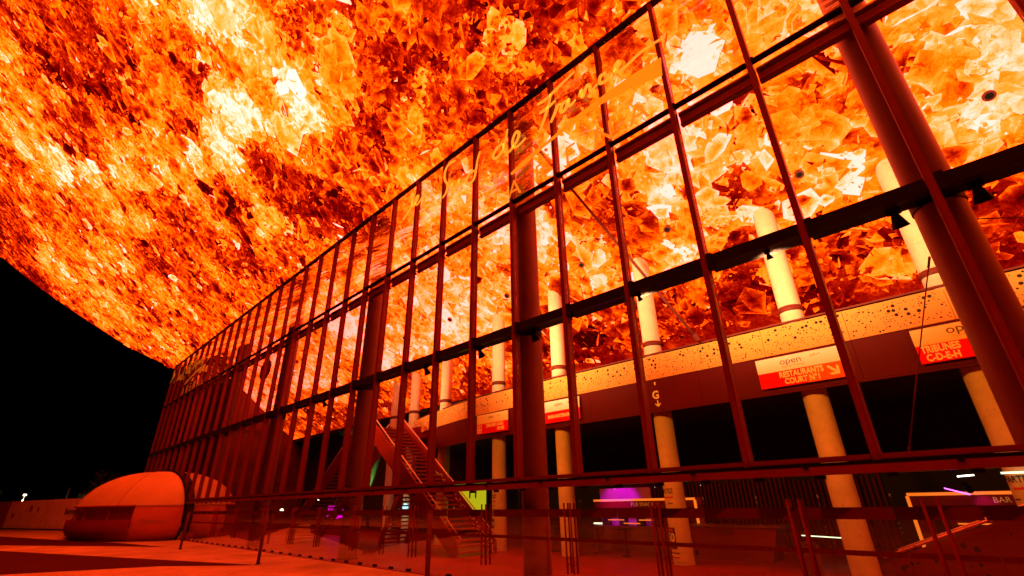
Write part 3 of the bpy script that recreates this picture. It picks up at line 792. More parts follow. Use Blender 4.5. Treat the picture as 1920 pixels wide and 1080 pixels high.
def s_rest(s, c):
    text('logo_word', 'open', on(c - 0.14, 5.245), 0.24, 'ink', s, 1.15)
    text('logo_line', 'Sud de France', on(c - 0.10, 5.11), 0.10, 'greenink', s, 1.0)
    mb = MB()
    for i in range(5): mb.box(c + 0.36 + i * 0.05, c + 0.39 + i * 0.05, 5.282, 5.286, 5.24 + 0.01 * i, 5.30 + 0.012 * (i % 3))
    obj('logo_mark', mb, 'greenink', s)
    text('sign_line', 'RESTAURANTS', on(c + 0.04, 4.88), 0.215, 'letter', s, 0.76, 0.008)
    text('sign_line', 'COURT N°1', on(c + 0.04, 4.69), 0.215, 'letter', s, 0.76, 0.008)
    mb = MB(); mb.box(c + 0.15, 25.385, 5.2865, 5.2885, 4.576, 4.997); obj('orange_half', mb, 'orangep', s)
    arrow(s, c + 0.80, 4.80, math.radians(-45), 0.34, 'letter')
def s_trib(s, c):
    text('logo_word', 'open', on(c - 0.10, 5.26), 0.27, 'ink', s, 1.15)
    text('logo_line', 'Sud de France', on(c - 0.05, 5.11), 0.10, 'greenink', s, 1.0)
    text('sign_line', 'TRIBUNES', on(c - 0.62, 4.885), 0.225, 'letter', s, 0.70, 0.009)
    text('sign_line', 'C-D-E-H', on(c - 0.62, 4.685), 0.225, 'letter', s, 0.74, 0.009)
def s_press(s, c):
    text('logo_word', 'open', on(c - 0.05, 5.25), 0.17, 'ink', s, 1.1)
    mb = MB(); mb.box(c + 0.35, c + 0.5, 5.282, 5.286, 5.22, 5.28); obj('logo_mark', mb, 'greenink', s)
    text('sign_line', 'TRIBUNES A-B-E-J', on(c + 0.16, 4.885), 0.18, 'letter', s, 0.80, 0.007)
    text('sign_line', 'PRESSE', on(c + 0.55, 4.70), 0.18, 'letter', s, 0.80, 0.007)
    mb = MB(); x = c - 0.8
    mb.box(x - 0.13, x - 0.10, 5.282, 5.286, 4.62, 4.95); mb.box(x + 0.10, x + 0.13, 5.282, 5.286, 4.62, 4.95)
    mb.box(x - 0.10, x + 0.10, 5.282, 5.286, 4.92, 4.95); mb.box(x - 0.10, x + 0.10, 5.282, 5.286, 4.62, 4.65); obj('icon_frame', mb, 'letter', s)
    arrow(s, x, 4.785, math.radians(-90), 0.2, 'letter')
def s_part(s, c):
    text('logo_word', 'open', on(c - 0.05, 5.25), 0.19, 'ink', s, 1.1)
    mb = MB(); mb.box(c + 0.4, c + 0.55, 5.282, 5.286, 5.22, 5.28); obj('logo_mark', mb, 'greenink', s)
    text('sign_line', 'BARS-PARTENAIRES', on(c, 4.80), 0.17, 'letter', s, 0.80, 0.007)
sign('direction_sign', 'white and red sign reading RESTAURANTS COURT N°1 with a diagonal arrow', 23.31, 25.39, 'white', 'redp', s_rest)
sign('direction_sign', 'yellow and red sign reading TRIBUNES C-D-E-H beside the right hand steel column', 26.90, 29.0, 'yellowp', 'redp', s_trib)
sign('direction_sign', 'yellow and red sign reading TRIBUNES PRESSE with a framed icon, leftmost', 11.13, 13.10, 'yellowp', 'redp', s_press)
sign('direction_sign', 'white and red sign half hidden behind the middle steel column', 15.0, 16.9, 'white', 'redp', s_part)
gs = thing('gate_letter', 'pale letter G over a small down arrow on the dark red fascia', 'sign', (20.0, 5.4, 4.8))
text('gate_initial', 'G', on(19.98, 4.96, 5.405), 0.36, 'letter', gs, 0.95, 0.012)
arrow(gs, 20.02, 4.68, math.radians(-90), 0.22, 'letter', 5.408)
mb = MB(); mb.box(19.99, 20.03, 5.40, 5.41, 5.30, 5.40); obj('tick_mark', mb, 'letter', gs)

# column banners, wrapped round the shafts
def banner(cx_, cy_, z0, z1, label, rich):
    s = thing('column_banner', label, 'banner', (cx_, cy_, z0), 'banners wrapped round the concrete columns')
    mb = MB(); r = 0.318; a0, a1 = math.radians(-165), math.radians(-50); n = 16
    for i in range(n):
        u, v = a0 + (a1 - a0) * i / n, a0 + (a1 - a0) * (i + 1) / n
        mb.quad((cx_ + r * math.cos(u), cy_ + r * math.sin(u), z0), (cx_ + r * math.cos(v), cy_ + r * math.sin(v), z0), (cx_ + r * math.cos(v), cy_ + r * math.sin(v), z1), (cx_ + r * math.cos(u), cy_ + r * math.sin(u), z1))
    obj('print_sheet', mb, 'banner', s, smooth=True)
    am = math.radians(-62 - 46)
    def wrap(z, r2=0.322, off=0.0): return lambda a, b: (cx_ + r2 * math.cos(am + (a + off) / 0.32), cy_ + r2 * math.sin(am + (a + off) / 0.32), z + b)
    def blk(x0, x1, za, zb, m, r2=0.321, nm='print_block'):
        mb = MB(); k = 6
        for i in range(k):
            xa, xb = x0 + (x1 - x0) * i / k, x0 + (x1 - x0) * (i + 1) / k
            f = wrap(0, r2)
            mb.quad(f(xa, za), f(xb, za), f(xb, zb), f(xa, zb))
        obj(nm, mb, m, s)
    text('banner_word', 'PARTEZ', wrap(z1 - 0.16, 0.3225, -0.06), 0.19, 'ink', s, 0.82, 0.004)
    blk(-0.2, 0.2, z1 - 0.36, z1 - 0.31, 'redink')
    blk(-0.28, -0.14, z1 - 0.56, z1 - 0.53, 'ink'); blk(0.0, 0.16, z1 - 0.52, z1 - 0.495, 'ink')
    if rich:
        blk(-0.26, 0.10, 0.42, 1.0, 'ink', 0.3215, 'price_box')
        text('price_number', '50', wrap(0.72, 0.3235, -0.08), 0.34, 'letter', s, 0.85, 0.008)
        blk(-0.2, 0.02, 0.90, 0.95, 'redink', 0.3225); blk(-0.2, 0.06, 0.48, 0.53, 'redink', 0.3225)
        blk(-0.2, 0.16, 0.30, 0.33, 'ink'); blk(-0.2, 0.14, 0.18, 0.22, 'redink')
    else:
        mb = MB()
        for i in range(14):
            f = wrap(1.0, 0.3215); a, b_ = 2 * math.pi * i / 14, 2 * math.pi * (i + 1) / 14
            mb.poly([f(0, 0), f(0.14 * math.cos(a), 0.2 * math.sin(a)), f(0.14 * math.cos(b_), 0.2 * math.sin(b_))])
        obj('round_emblem', mb, 'ink', s)
banner(19.82, 6.0, 0.08, 2.18, 'yellow banner reading PARTEZ with a black price box marked 50', True)
banner(11.78, 6.05, 0.3, 2.18, 'small yellow banner with a dark round emblem right of the lit staircase', False)
banner(27.8, 6.0, 0.3, 2.2, 'banner on the column beside the bar at the right edge', False)

# ------------------------------------------------------------------ staircases
def stairs(name, label, x0, x1, y0, y1, ztop, n, perf=False, rails=True):
    s = thing(name, label, 'staircase', (x0, y0, 0), 'steel foyer staircases')
    dx = (x1 - x0) / n; dz = ztop / n
    tb = MB(); tb.box(0, dx * 1.15, y0 + 0.06, y1 - 0.06, -0.045, 0)
    first = None
    for i in range(n):
        xa = x0 + dx * i; z = dz * (i + 1)
        b = MB(); b.box(min(xa, xa + dx * 1.15), max(xa, xa + dx * 1.15), y0 + 0.07, y1 - 0.07, z - 0.075, z)
        if first is None:
            first = obj('tread', b, 'tread', s)
        else:
            c = first.copy(); COL.objects.link(c); c.parent = s; c.location = (dx * i, 0, dz * i)
    for y in (y0, y1):
        yy = y - 0.06 if y == y0 else y
        b = MB()
        lo0 = x0 - dx * 0.6
        hb_ = 0.42 if rails else 0.2
        b.prism([(lo0, yy, 0.0), (x0 + dx, yy, 0.0), (x1 + dx, yy, ztop - 0.32), (x1 + dx, yy, ztop + hb_), (x1, yy, ztop + hb_), (lo0, yy, hb_ + 0.05)], (0, 0.06, 0))
        so = obj('stringer', b, 'stair', s)
        if perf and y == y1:
            hb = MB()
            for i in range(90):
                u = hr.random() * 0.6; zz = 0.02 + 0.36 * hr.random()
                hb.disc((x0 + (x1 - x0) * u, yy - 0.004, ztop * u + zz), (0, -1, 0), 0.018 + 0.02 * hr.random(), 8)
            obj('perforation', hb, 'pale', so, kind='stuff', fixnormals=False)  # pale discs stand in for light shining through the holes
        if rails:
            off = 0.09 if y == y0 else -0.03
            b = MB(); b.tube([(x0 - dx, yy + off, 0.60), (x1, yy + off, ztop + 0.56)], 0.026, 8)
            obj('handrail', b, 'rail', s, smooth=True)
    return s
stairs('staircase', 'red steel staircase climbing left beside the yellow lit poster', 12.5, 5.6, 3.15, 5.0, 5.35, 30, True)
stairs('staircase', 'red steel staircase climbing right towards the landing, left of the steel column', -2.3, 4.4, 3.1, 4.9, 5.2, 30)
stairs('staircase', 'narrow dark flight of steps behind the left hand steel column', 5.3, 6.6, 4.4, 5.8, 2.3, 13, False, False)
ld = thing('landing', 'red steel landing where the two staircases meet', 'landing', (5, 4, 5.2))
mb = MB(); mb.box(4.5, 5.5, 3.05, 7.2, 5.05, 5.30); obj('deck', mb, 'stair', ld)
mb = MB(); mb.box(3.0, 7.4, 6.9, 7.0, 5.30, 5.85); obj('guard_panel', mb, 'stair', ld)
for x in (4.55, 5.45):
    mb = MB(); mb.tube([(x, 5.9, 0.0), (x, 5.9, 5.04)], 0.08, 10); obj('post', mb, 'stair', ld, smooth=True)

rmp = thing('access_ramp', 'red ramp with perforated side panels at the bottom right', 'ramp', (27, 3, 0))
for yy in (2.3, 3.9):
    mb = MB(); mb.prism([(25.6, yy, 0.0), (30.5, yy, 0.0), (30.5, yy, 2.6), (25.6, yy, 0.72)], (0, 0.05, 0)); sp = obj('side_panel', mb, 'stair', rmp)
    hb = MB()
    for i in range(120):
        x = hr.uniform(25.7, 30.4); z = hr.uniform(0.08, (x - 25.6) * 0.38 + 0.62)
        hb.disc((x, yy - 0.004, z), (0, -1, 0), hr.choice((0.018, 0.018, 0.03, 0.045)), 9)
    obj('perforation', hb, 'hole', sp, kind='stuff', fixnormals=False)
    mb = MB(); mb.tube([(25.5, yy + 0.02, 0.78), (30.5, yy + 0.02, 2.70)], 0.022, 8); obj('handrail', mb, 'rail', rmp, smooth=True)
mb = MB(); mb.prism([(25.7, 2.36, 0.02), (30.4, 2.36, 0.02), (30.4, 2.36, 1.7), (25.7, 2.36, 0.1)], (0, 1.52, 0)); obj('ramp_deck', mb, 'floor', rmp)

# ------------------------------------------------------------------ bars at the back
def bar(label, x0, x1, y, word, wx, open_right):
    s = thing('snack_bar', label, 'bar', ((x0 + x1) / 2, y, 0), 'bars at the back of the foyer')
    mb = MB(); mb.box(x0, x1, y + 0.5, y + 0.62, 0, 1.85); obj('back_panel', mb, 'barback', s)
    mb = MB(); mb.box(x0, x1, y - 0.05, y + 0.02, 1.50, 1.75); obj('sign_board', mb, 'barback', s)
    mb = MB(); mb.box(x0, x1, y - 0.08, y - 0.02, 1.752, 1.83); obj('frame_top', mb, 'barframe', s)
    xe = x1 if open_right else x0
    mb = MB(); mb.box(xe - 0.04, xe + 0.04, y - 0.08, y - 0.02, 0.35, 1.75); obj('frame_side', mb, 'barframe', s)
    text('bar_word', word, lambda a, b: (wx + a, y - 0.056, 1.62 + b), 0.19, 'letter', s, 1.0)
    mb = MB(); mb.box(x0 + 0.1, x1 - 0.1, y - 0.4, y + 0.3, 0, 0.85); obj('counter', mb, 'barcounter', s)
    for a, b_, z in ((x0 + 0.9, x0 + 1.6, 1.06), (x0 + 1.6, x0 + 2.3, 0.94), (x0 + 2.3, x0 + 2.9, 1.06)):
        if b_ < x1:
            mb = MB(); mb.box(a, b_, y - 0.42, y - 0.36, z, z + 0.035); obj('shelf_edge', mb, 'barframe', s)
    for x in np.arange(x0 + 0.4, x1 - 0.3, 0.8):
        mb = MB(); mb.box(x, x + 0.3, y - 0.1, y + 0.1, 0.86, 1.25 + 0.1 * math.sin(x * 9)); obj('tap_unit', mb, 'void', s)
bar('red bar with lit timber frame and PUB SNACK lettering in the middle', 14.6, 19.1, 9.0, 'PUB SNACK', 16.9, True)
bar('red bar with lit timber frame and BAR lettering at the right', 25.35, 31.0, 9.0, 'BAR SNACK', 27.6, False)
rec = thing('reception_desk', 'dark red reception desk with a tilted front right of the yellow banner', 'desk', (20.7, 8, 0))
mb = MB(); mb.prism([(19.6, 7.6, 0), (21.8, 7.6, 0), (22.2, 7.4, 0.95), (19.4, 7.4, 0.95)], (0, 0.9, 0)); obj('desk_body', mb, 'barback', rec)
text('desk_word', 'ACCUEIL', lambda a, b: (20.6 + a, 7.38, 0.82 + b), 0.16, 'ink', rec)
mb = MB(); mb.box(19.3, 22.3, 7.35, 8.5, 0.952, 1.0); obj('desk_top', mb, 'barcounter', rec)

bt0 = None
for x, y, lb in ((14.0, 6.9, 'small dark bar table left of the middle bar'), (15.9, 7.2, 'small dark bar table in front of the middle bar'), (17.3, 6.9, 'small dark bar table beside the yellow banner'), (22.9, 7.0, 'small dark bar table behind the column under the arrow sign')):
    if bt0 is None:
        bt0 = thing('bar_table', lb, 'table', (x, y, 0), 'high tables in the foyer')
        b = MB(); b.tube([(x, y, 0.84), (x, y, 0.875)], 0.27, 18); obj('table_top', b, 'void', bt0)
        b = MB(); b.tube([(x, y, 0.03), (x, y, 0.84)], 0.03, 8); obj('pedestal', b, 'void', bt0)
        b = MB(); b.tube([(x, y, 0.006), (x, y, 0.03)], 0.2, 16); obj('foot_plate', b, 'void', bt0)
    else: dup(bt0, (x, y, 0), label=lb)
bn0 = None
for x, y, lb in ((9.9, 5.2, 'dark litter bin near the foot of the lit staircase'), (23.6, 5.0, 'dark litter bin behind the right hand doors')):
    if bn0 is None:
        bn0 = thing('litter_bin', lb, 'bin', (x, y, 0), 'litter bins in the foyer')
        b = MB(); b.tube([(x, y, 0.006), (x, y, 0.72)], [0.17, 0.2], 14); obj('bin_body', b, 'barcounter', bn0)
        b = MB(); b.tube([(x, y, 0.72), (x, y, 0.80)], [0.21, 0.15], 14); obj('lid', b, 'void', bn0)
    else: dup(bn0, (x, y, 0), label=lb)

def lamp_thing(name, label, cat, loc, body, bm_, glow, gm, group=None):
    s = thing(name, label, cat, loc, group); obj('housing', body, bm_, s); obj('lens', glow, gm, s); return s
def spot(name, label, loc, target, col, energy, size_deg, gm, group='coloured spotlights in the foyer'):
    l = Vector(loc); d = (Vector(target) - l).normalized()
    b = MB(); b.tube([tuple(l - d * 0.25), tuple(l)], [0.06, 0.09], 12)
    gl_ = MB(); gl_.disc(tuple(l + d * 0.004), tuple(d), 0.08, 12)
    s = lamp_thing(name, label, 'spotlight', loc, b, 'black', gl_, gm, group)
    ld_ = bpy.data.lights.new('spot_beam', 'SPOT'); ld_.energy = energy; ld_.color = col; ld_.spot_size = math.radians(size_deg); ld_.spot_blend = 0.5; ld_.shadow_soft_size = 0.06
    lo_ = bpy.data.objects.new('spot_beam', ld_); COL.objects.link(lo_); lo_.parent = s
    lo_.location = tuple(d * 0.03); lo_.rotation_euler = d.to_track_quat('-Z', 'Y').to_euler()
    return s
mp = thing('partition_wall', 'pale partition wall washed magenta behind the middle bar', 'partition', (15.6, 9.4, 0))
mb = MB(); mb.box(14.65, 17.1, 9.36, 9.42, 0.4, 2.25); obj('wall_face', mb, 'partition', mp)
spot('magenta_spotlight', 'small magenta spotlight over the middle bar', (15.9, 8.0, 2.45), (15.7, 9.4, 1.5), (1, 0.0, 1), 120, 80, 'e_mag')
spot('magenta_spotlight', 'magenta spotlight over the right hand bar', (26.75, 8.5, 1.86), (26.95, 9.0, 1.45), (1, 0.05, 1), 14, 50, 'e_mag')
tb_ = thing('magenta_tube', 'slanting magenta light tube above the right hand bar', 'light tube', (26.6, 8.1, 1.9))
mb = MB(); mb.tube([(26.25, 8.3, 1.93), (26.72, 8.3, 1.76)], 0.014, 8); obj('tube', mb, 'e_mag', tb_)
mb = MB(); mb.box(26.23, 26.26, 8.28, 8.32, 1.9, 1.96); obj('end_cap', mb, 'black', tb_)
ml_ = thing('magenta_lightbox', 'row of magenta backlit panels between the two left staircases', 'light box', (-5, 7.6, 0.9))
for i, (xa, xb) in enumerate(((-6.9, -6.1), (-6.05, -5.3), (-5.25, -4.75), (-4.2, -3.7))):
    mb = MB(); mb.box(xa, xb, 7.5, 7.56, 1.05 - 0.05 * (i % 2), 1.78); obj('lit_panel', mb, 'e_magbox', ml_)
mb = MB(); mb.box(-7.0, -3.6, 7.57, 7.65, 0.0, 1.9); obj('box_back', mb, 'barback', ml_)
ys = thing('backlit_poster', 'yellow backlit poster with two dark strokes behind the lit staircase', 'poster', (8.8, 8.0, 1.2))
mb = MB(); mb.box(6.3, 8.76, 8.0, 8.06, 1.32, 2.7); obj('lit_face', mb, 'e_screen', ys)
mb = MB(); mb.box(6.2, 8.86, 8.065, 8.14, 0.0, 2.8); obj('frame', mb, 'void', ys)
for x in (7.55, 8.0):
    mb = MB(); mb.prism([(x, 7.985, 2.02), (x + 0.09, 7.985, 2.0), (x + 0.13, 7.985, 2.6), (x, 7.985, 2.6)], (0, 0.012, 0)); obj('dark_stroke', mb, 'ink', ys)
spot('green_spotlight', 'green spotlight beside the far staircase', (-8.2, 10.2, 2.45), (-8.6, 11.2, 4.2), (0.3, 1, 0.12), 2600, 80, 'e_green')
def bulb(label, loc, r, gm, power=0, col=(1, 1, 1)):
    s = thing('foyer_lamp', label, 'lamp', loc, 'small lamps in the foyer')
    b = MB(); b.tube([(loc[0], loc[1], loc[2] + r), (loc[0], loc[1], loc[2] + r + 0.35)], 0.02, 8); obj('stem', b, 'black', s)
    b = MB(); b.tube([(loc[0], loc[1], loc[2] - r), (loc[0], loc[1], loc[2] - r * 0.6), (loc[0], loc[1], loc[2]), (loc[0], loc[1], loc[2] + r * 0.6), (loc[0], loc[1], loc[2] + r)], [r * 0.3, r * 0.8, r, r * 0.8, r * 0.3], 10)
    obj('globe', b, gm, s, smooth=True)
    if power:
        pl = bpy.data.lights.new('lamp_glow', 'POINT'); pl.energy = power; pl.color = col; pl.shadow_soft_size = 0.1
        po = bpy.data.objects.new('lamp_glow', pl); COL.objects.link(po); po.parent = s; po.location = (0, -0.3, -0.1)
bulb('bright cold white lamp behind the left steel column', (3.32, 7.0, 1.67), 0.17, 'e_green', 14, (0.3, 1, 0.6))
bulb('small warm lamp at the foot of the far staircase', (-13.66, 7.0, 1.53), 0.13, 'e_street')
bulb('tiny lamp high behind the far left glazing', (-15.0, 5.0, 4.2), 0.10, 'e_street')
bulb('tiny white lamp above the far staircase', (-8.6, 7.5, 2.15), 0.08, 'e_white', 6, (0.4, 1, 0.3))
def tube(label, a, b_, gm, r=0.02):
    s = thing('light_tube', label, 'light tube', a, 'short light tubes under the balcony')
    m_ = MB(); m_.tube([a, b_], r, 8); obj('tube', m_, gm, s)
    m_ = MB(); m_.box(a[0] - 0.03, a[0], a[1] - 0.03, a[1] + 0.03, a[2] - 0.03, a[2] + 0.03); obj('end_cap', m_, 'black', s)
tube('short pale tube light above the right hand bar', (26.62, 8.0, 2.19), (26.95, 8.0, 2.21), 'e_white', 0.017)
tube('pale tube light on the column at the right edge', (27.45, 5.6, 2.17), (28.0, 5.6, 2.17), 'e_tube', 0.02)
tube('long pale green tube low behind the concrete column under the arrow sign', (22.2, 9.4, 0.66), (23.9, 9.4, 0.60), 'e_tube', 0.014)
tube('short green tube beside the middle steel column', (14.2, 9.4, 0.90), (14.75, 9.4, 0.90), 'e_tube', 0.03)

# ------------------------------------------------------------------ floodlights on the main beam, struts and tie rods, ceiling downlights
fl0 = None
FL = [(28.53, 'black floodlight hung on the main beam right of the nearest steel column'), (27.5, 'black floodlight hung on the main beam left of the nearest steel column'), (19.33, 'black floodlight on the main beam at the middle column'), (17.1, 'black floodlight on the main beam left of the middle column'), (14.3, 'black floodlight on the main beam above the balcony end'), (22.65, 'black floodlight on the main beam left of the arrow sign'), (25.5, 'added black fill floodlight on the main beam above the arrow sign'), (30.7, 'added black fill floodlight on the main beam at the right edge of the photo'), (6.6, 'black floodlight on the main beam near the left steel column')]  # those above the arrow sign and at the right edge are added fill lights
for x, lb in FL:
    if fl0 is None:
        fl0 = thing('floodlight', lb, 'floodlight', (x, 0.10, 6.19), 'floodlights on the main beam')
        m_ = MB(); m_.box(x - 0.10, x + 0.10, 0.06, 0.14, 6.09, 6.195); obj('bracket', m_, 'black', fl0)
        m_ = MB(); m_.tube([(x, 0.06, 6.08), (x + 0.02, 0.18, 5.86)], [0.05, 0.13], 12); obj('hood', m_, 'black', fl0)
    else:
        f_ = dup(fl0, (x, 0.10, 6.19), label=lb)
        if x in (22.65, 25.5, 30.7): f_.scale = (0.5, 0.5, 0.5)
for o_ in [o for o in list(COL.objects) if o.name.startswith('floodlight')]:
    if min(abs(o_.location.x - k_ * P) for k_ in (0, 5, 10, 15)) < 1.0: continue
    for pw_, cl_, sz_, tilt in ((900, (1, 0.24, 0.016), 105, -0.16), (5000, (1, 0.48, 0.20), 108, 0.80)):
        ld_ = bpy.data.lights.new('flood_beam', 'SPOT'); ld_.energy = pw_; ld_.color = cl_; ld_.spot_size = math.radians(sz_); ld_.spot_blend = 1.0; ld_.shadow_soft_size = 0.12
        lo_ = bpy.data.objects.new('flood_beam', ld_); COL.objects.link(lo_); lo_.parent = o_
        lo_.location = (0.02, 0.16, -0.42); lo_.rotation_euler = Vector((0.0, 1, tilt)).normalized().to_track_quat('-Z', 'Y').to_euler()
def rod(label, a, b_, r, m='steel'):
    s = thing('steel_strut', label, 'strut', a, 'inclined struts and tie rods behind the glass')
    m_ = MB(); m_.tube([a, b_], r, 8); obj('bar', m_, m, s, smooth=True)
    for p, q in ((a, b_), (b_, a)):
        d = (Vector(q) - Vector(p)).normalized(); m_ = MB(); m_.tube([p, tuple(Vector(p) + d * 0.22)], r * 1.8, 8); obj('end_fork', m_, 'collar', s)
rod('long inclined strut from the middle steel column down to the balcony', (19.12, 0.7, 13.4), (21.81, 5.25, 6.42), 0.05, 'collar')
rod('thin tie rod hanging to the right of the arrow sign', (27.74, 2.0, 5.9), (26.3, 2.6, 2.4), 0.012)
rod('thin tie rod crossing the nearest steel column to the right', (28.3, 0.95, 6.0), (31.5, 5.2, 6.6), 0.012)
rod('thin tie rod across the leftmost sign', (19.0, 0.95, 6.0), (15.0, 5.2, 6.4), 0.012)
dl0 = None
for i, x in enumerate((30.07, 25.83, 21.48, 17.63, 13.25, 8.95, 4.7, 0.4)):
    lb = ['small dark round downlight in the ceiling right of the nearest steel column', 'small dark round downlight above the arrow sign', 'small dark round downlight above the letter G', 'small dark round downlight right of the middle steel column', 'small dark round downlight left of the middle steel column', 'small dark round downlight above the balcony end', 'small dark round downlight near the left steel column', 'farthest small dark round downlight in the ceiling'][i]
    y = 5.2; z = cz(y) - 0.12
    if dl0 is None:
        dl0 = thing('ceiling_downlight', lb, 'downlight', (x, y, z), 'round downlights in the printed ceiling')
        nn = Vector((0, -SL, -1)).normalized(); c = Vector((x, y, z))
        m_ = MB(); m_.tube([tuple(c - nn * 0.10), tuple(c + nn * 0.03)], 0.135, 16); obj('rim', m_, 'collar', dl0)
        m_ = MB(); m_.disc(tuple(c + nn * 0.034), tuple(nn), 0.085, 14); obj('glass_disc', m_, 'black', dl0)
    else: dup(dl0, (x, y, z), label=lb)
hs = thing('dark_octagon', 'dark octagonal shape hanging behind the far glazing', 'panel', (-9.0, 2.2, 11.2))  # flat dark octagon on a hanger behind the glass
m_ = MB(); m_.prism([(-9 + 1.0 * math.cos(math.pi / 8 + k * math.pi / 4), 2.2, 11.0 + 0.8 * math.sin(math.pi / 8 + k * math.pi / 4)) for k in range(8)], (0, 0.12, 0)); obj('octagon_body', m_, 'collar', hs)
m_ = MB(); m_.tube([(-9, 2.26, 11.8), (-9, 2.26, cz(2.26))], 0.02, 8); obj('hanger', m_, 'black', hs)

# ------------------------------------------------------------------ outside: posts, pod, hoarding, lamps, trees
p0 = None
for x, lb in ((8.07, 'slim dark steel post at the tip of the nearer dark ground wedge'), (-2.16, 'slim dark steel post between the pod and the doors'), (-13.99, 'slim dark steel post in front of the pod'), (17.85, 'slim dark steel post nearest the camera, in front of the staircase')):
    if p0 is None:
        p0 = thing('barrier_post', lb, 'post', (x, -2.05, 0), 'slim steel posts along the plaza')
        m_ = MB(); m_.tube([(x, -2.05, 0.014), (x, -2.05, 1.62)], 0.055, 12); obj('shaft', m_, 'collar', p0, smooth=True)
        m_ = MB(); m_.tube([(x, -2.05, 0.0), (x, -2.05, 0.014)], 0.10, 14); obj('foot_plate', m_, 'black', p0)
        m_ = MB(); m_.tube([(x, -2.05, 1.62), (x, -2.05, 1.66)], 0.062, 12); obj('cap', m_, 'barback', p0)
    else: dup(p0, (x, -2.05, 0), label=lb)

pod = thing('entrance_pod', 'bulging orange canvas pod with a counter built against the glass wall', 'pavilion', (-19.99, 0, 0))
PC = (-19.99, 9.18, 4.73, 4.43, 0.86, 1.03, 0.85)
def sg(t_, e): return math.copysign(abs(t_) ** e, t_)
def podp(u, v, k=1.0):
    cx_, a, b, c, e1, e2, z0 = PC; cv = sg(math.cos(v), e1)
    z = z0 + ((c - z0) if v >= 0 else z0 / math.sin(0.45) ** e1) * sg(math.sin(v), e1)
    return (cx_ + k * a * cv * sg(math.cos(u), e2), k * b * cv * sg(math.sin(u), e2) - 0.22, max(0.0, z0 + (z - z0) * (k if z > z0 else 1)))
def pod_patch(u0, u1, v0, v1, nu, nv_, k=1.0):
    b = MB()
    for j in range(nv_ + 1):
        for i in range(nu + 1):
            b.v.append(podp(u0 + (u1 - u0) * i / nu, v0 + (v1 - v0) * j / nv_, k))
    for j in range(nv_):
        for i in range(nu):
            q = j * (nu + 1) + i; b.f.append((q, q + 1, q + nu + 2, q + nu + 1))
    return b
PI = math.pi
VS, VO, UL, UR = 0.275, 0.07, -2.6, -0.56
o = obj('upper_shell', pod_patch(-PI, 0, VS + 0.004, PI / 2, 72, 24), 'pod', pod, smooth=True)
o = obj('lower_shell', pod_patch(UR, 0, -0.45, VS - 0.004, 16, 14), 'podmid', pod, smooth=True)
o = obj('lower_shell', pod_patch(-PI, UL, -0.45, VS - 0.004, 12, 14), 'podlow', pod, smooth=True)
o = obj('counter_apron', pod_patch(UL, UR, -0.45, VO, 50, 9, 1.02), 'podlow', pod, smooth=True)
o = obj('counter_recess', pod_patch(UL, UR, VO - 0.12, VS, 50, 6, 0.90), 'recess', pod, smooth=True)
b = MB()
for i in range(50):
    u0 = UL + (UR - UL) * i / 50; u1 = UL + (UR - UL) * (i + 1) / 50
    b.quad(podp(u0, VO, 1.02), podp(u1, VO, 1.02), podp(u1, VO, 0.90), podp(u0, VO, 0.90))
obj('counter_top', b, 'podlow', pod)
b = MB()
for i in range(50):
    u0 = UL + (UR - UL) * i / 50; u1 = UL + (UR - UL) * (i + 1) / 50
    b.quad(podp(u0, VS, 1.0), podp(u1, VS, 1.0), podp(u1, VS, 0.90), podp(u0, VS, 0.90))
obj('opening_head', b, 'recess', pod)
for ue in (UL, UR):
    b = MB(); pts = [podp(ue, v_, 1.0) for v_ in (VO, 0.12, 0.2, VS)]; pin = [podp(ue, v_, 0.90) for v_ in (VO, 0.12, 0.2, VS)]
    for i in range(3): b.quad(pts[i], pts[i + 1], pin[i + 1], pin[i])
    obj('opening_jamb', b, 'podlow', pod)
for ue in (-0.86, -1.25, -1.7, -2.15):
    b = MB(); b.tube([podp(ue, VO, 0.96), podp(ue, VS, 0.96)], 0.05, 8); obj('opening_post', b, 'podlow', pod)
b = MB(); b.tube([podp(UL + (UR - UL) * i / 40, VS, 1.006) for i in range(41)], 0.05, 6); obj('opening_lip', b, 'recess', pod)
b = MB(); b.tube([podp(UR + (0 - UR) * i / 16, VS - 0.015, 1.002) for i in range(17)], 0.022, 6); obj('seam_tape', b, 'seam', pod)
for useam in (-0.78, -1.6, -2.3):
    b = MB(); b.tube([podp(useam + 0.1 * math.sin(j * 0.1), VS + (1.5 - VS) * j / 20, 1.0015) for j in range(21)], 0.014, 6); obj('vertical_seam', b, 'podlow', pod)
b = MB(); b.tube([podp(0, v_, 1.012)[:1] + (-0.235,) + podp(0, v_, 1.012)[2:] for v_ in [-0.45 + (PI / 2 + 0.45) * j / 30 for j in range(31)]], 0.065, 8)
obj('edge_gasket', b, 'gasket', pod)
tv, tf = text_verts('Occitanie', 0.62, 1.0, 0.008)
b = MB()
for x, z in tv:
    u = -0.34 + x * 0.115; v_ = 0.05 + z * 0.12
    b.v.append(podp(u, v_, 1.004))
b.f = tf; obj('faint_lettering', b, 'seam', pod, fixnormals=False)

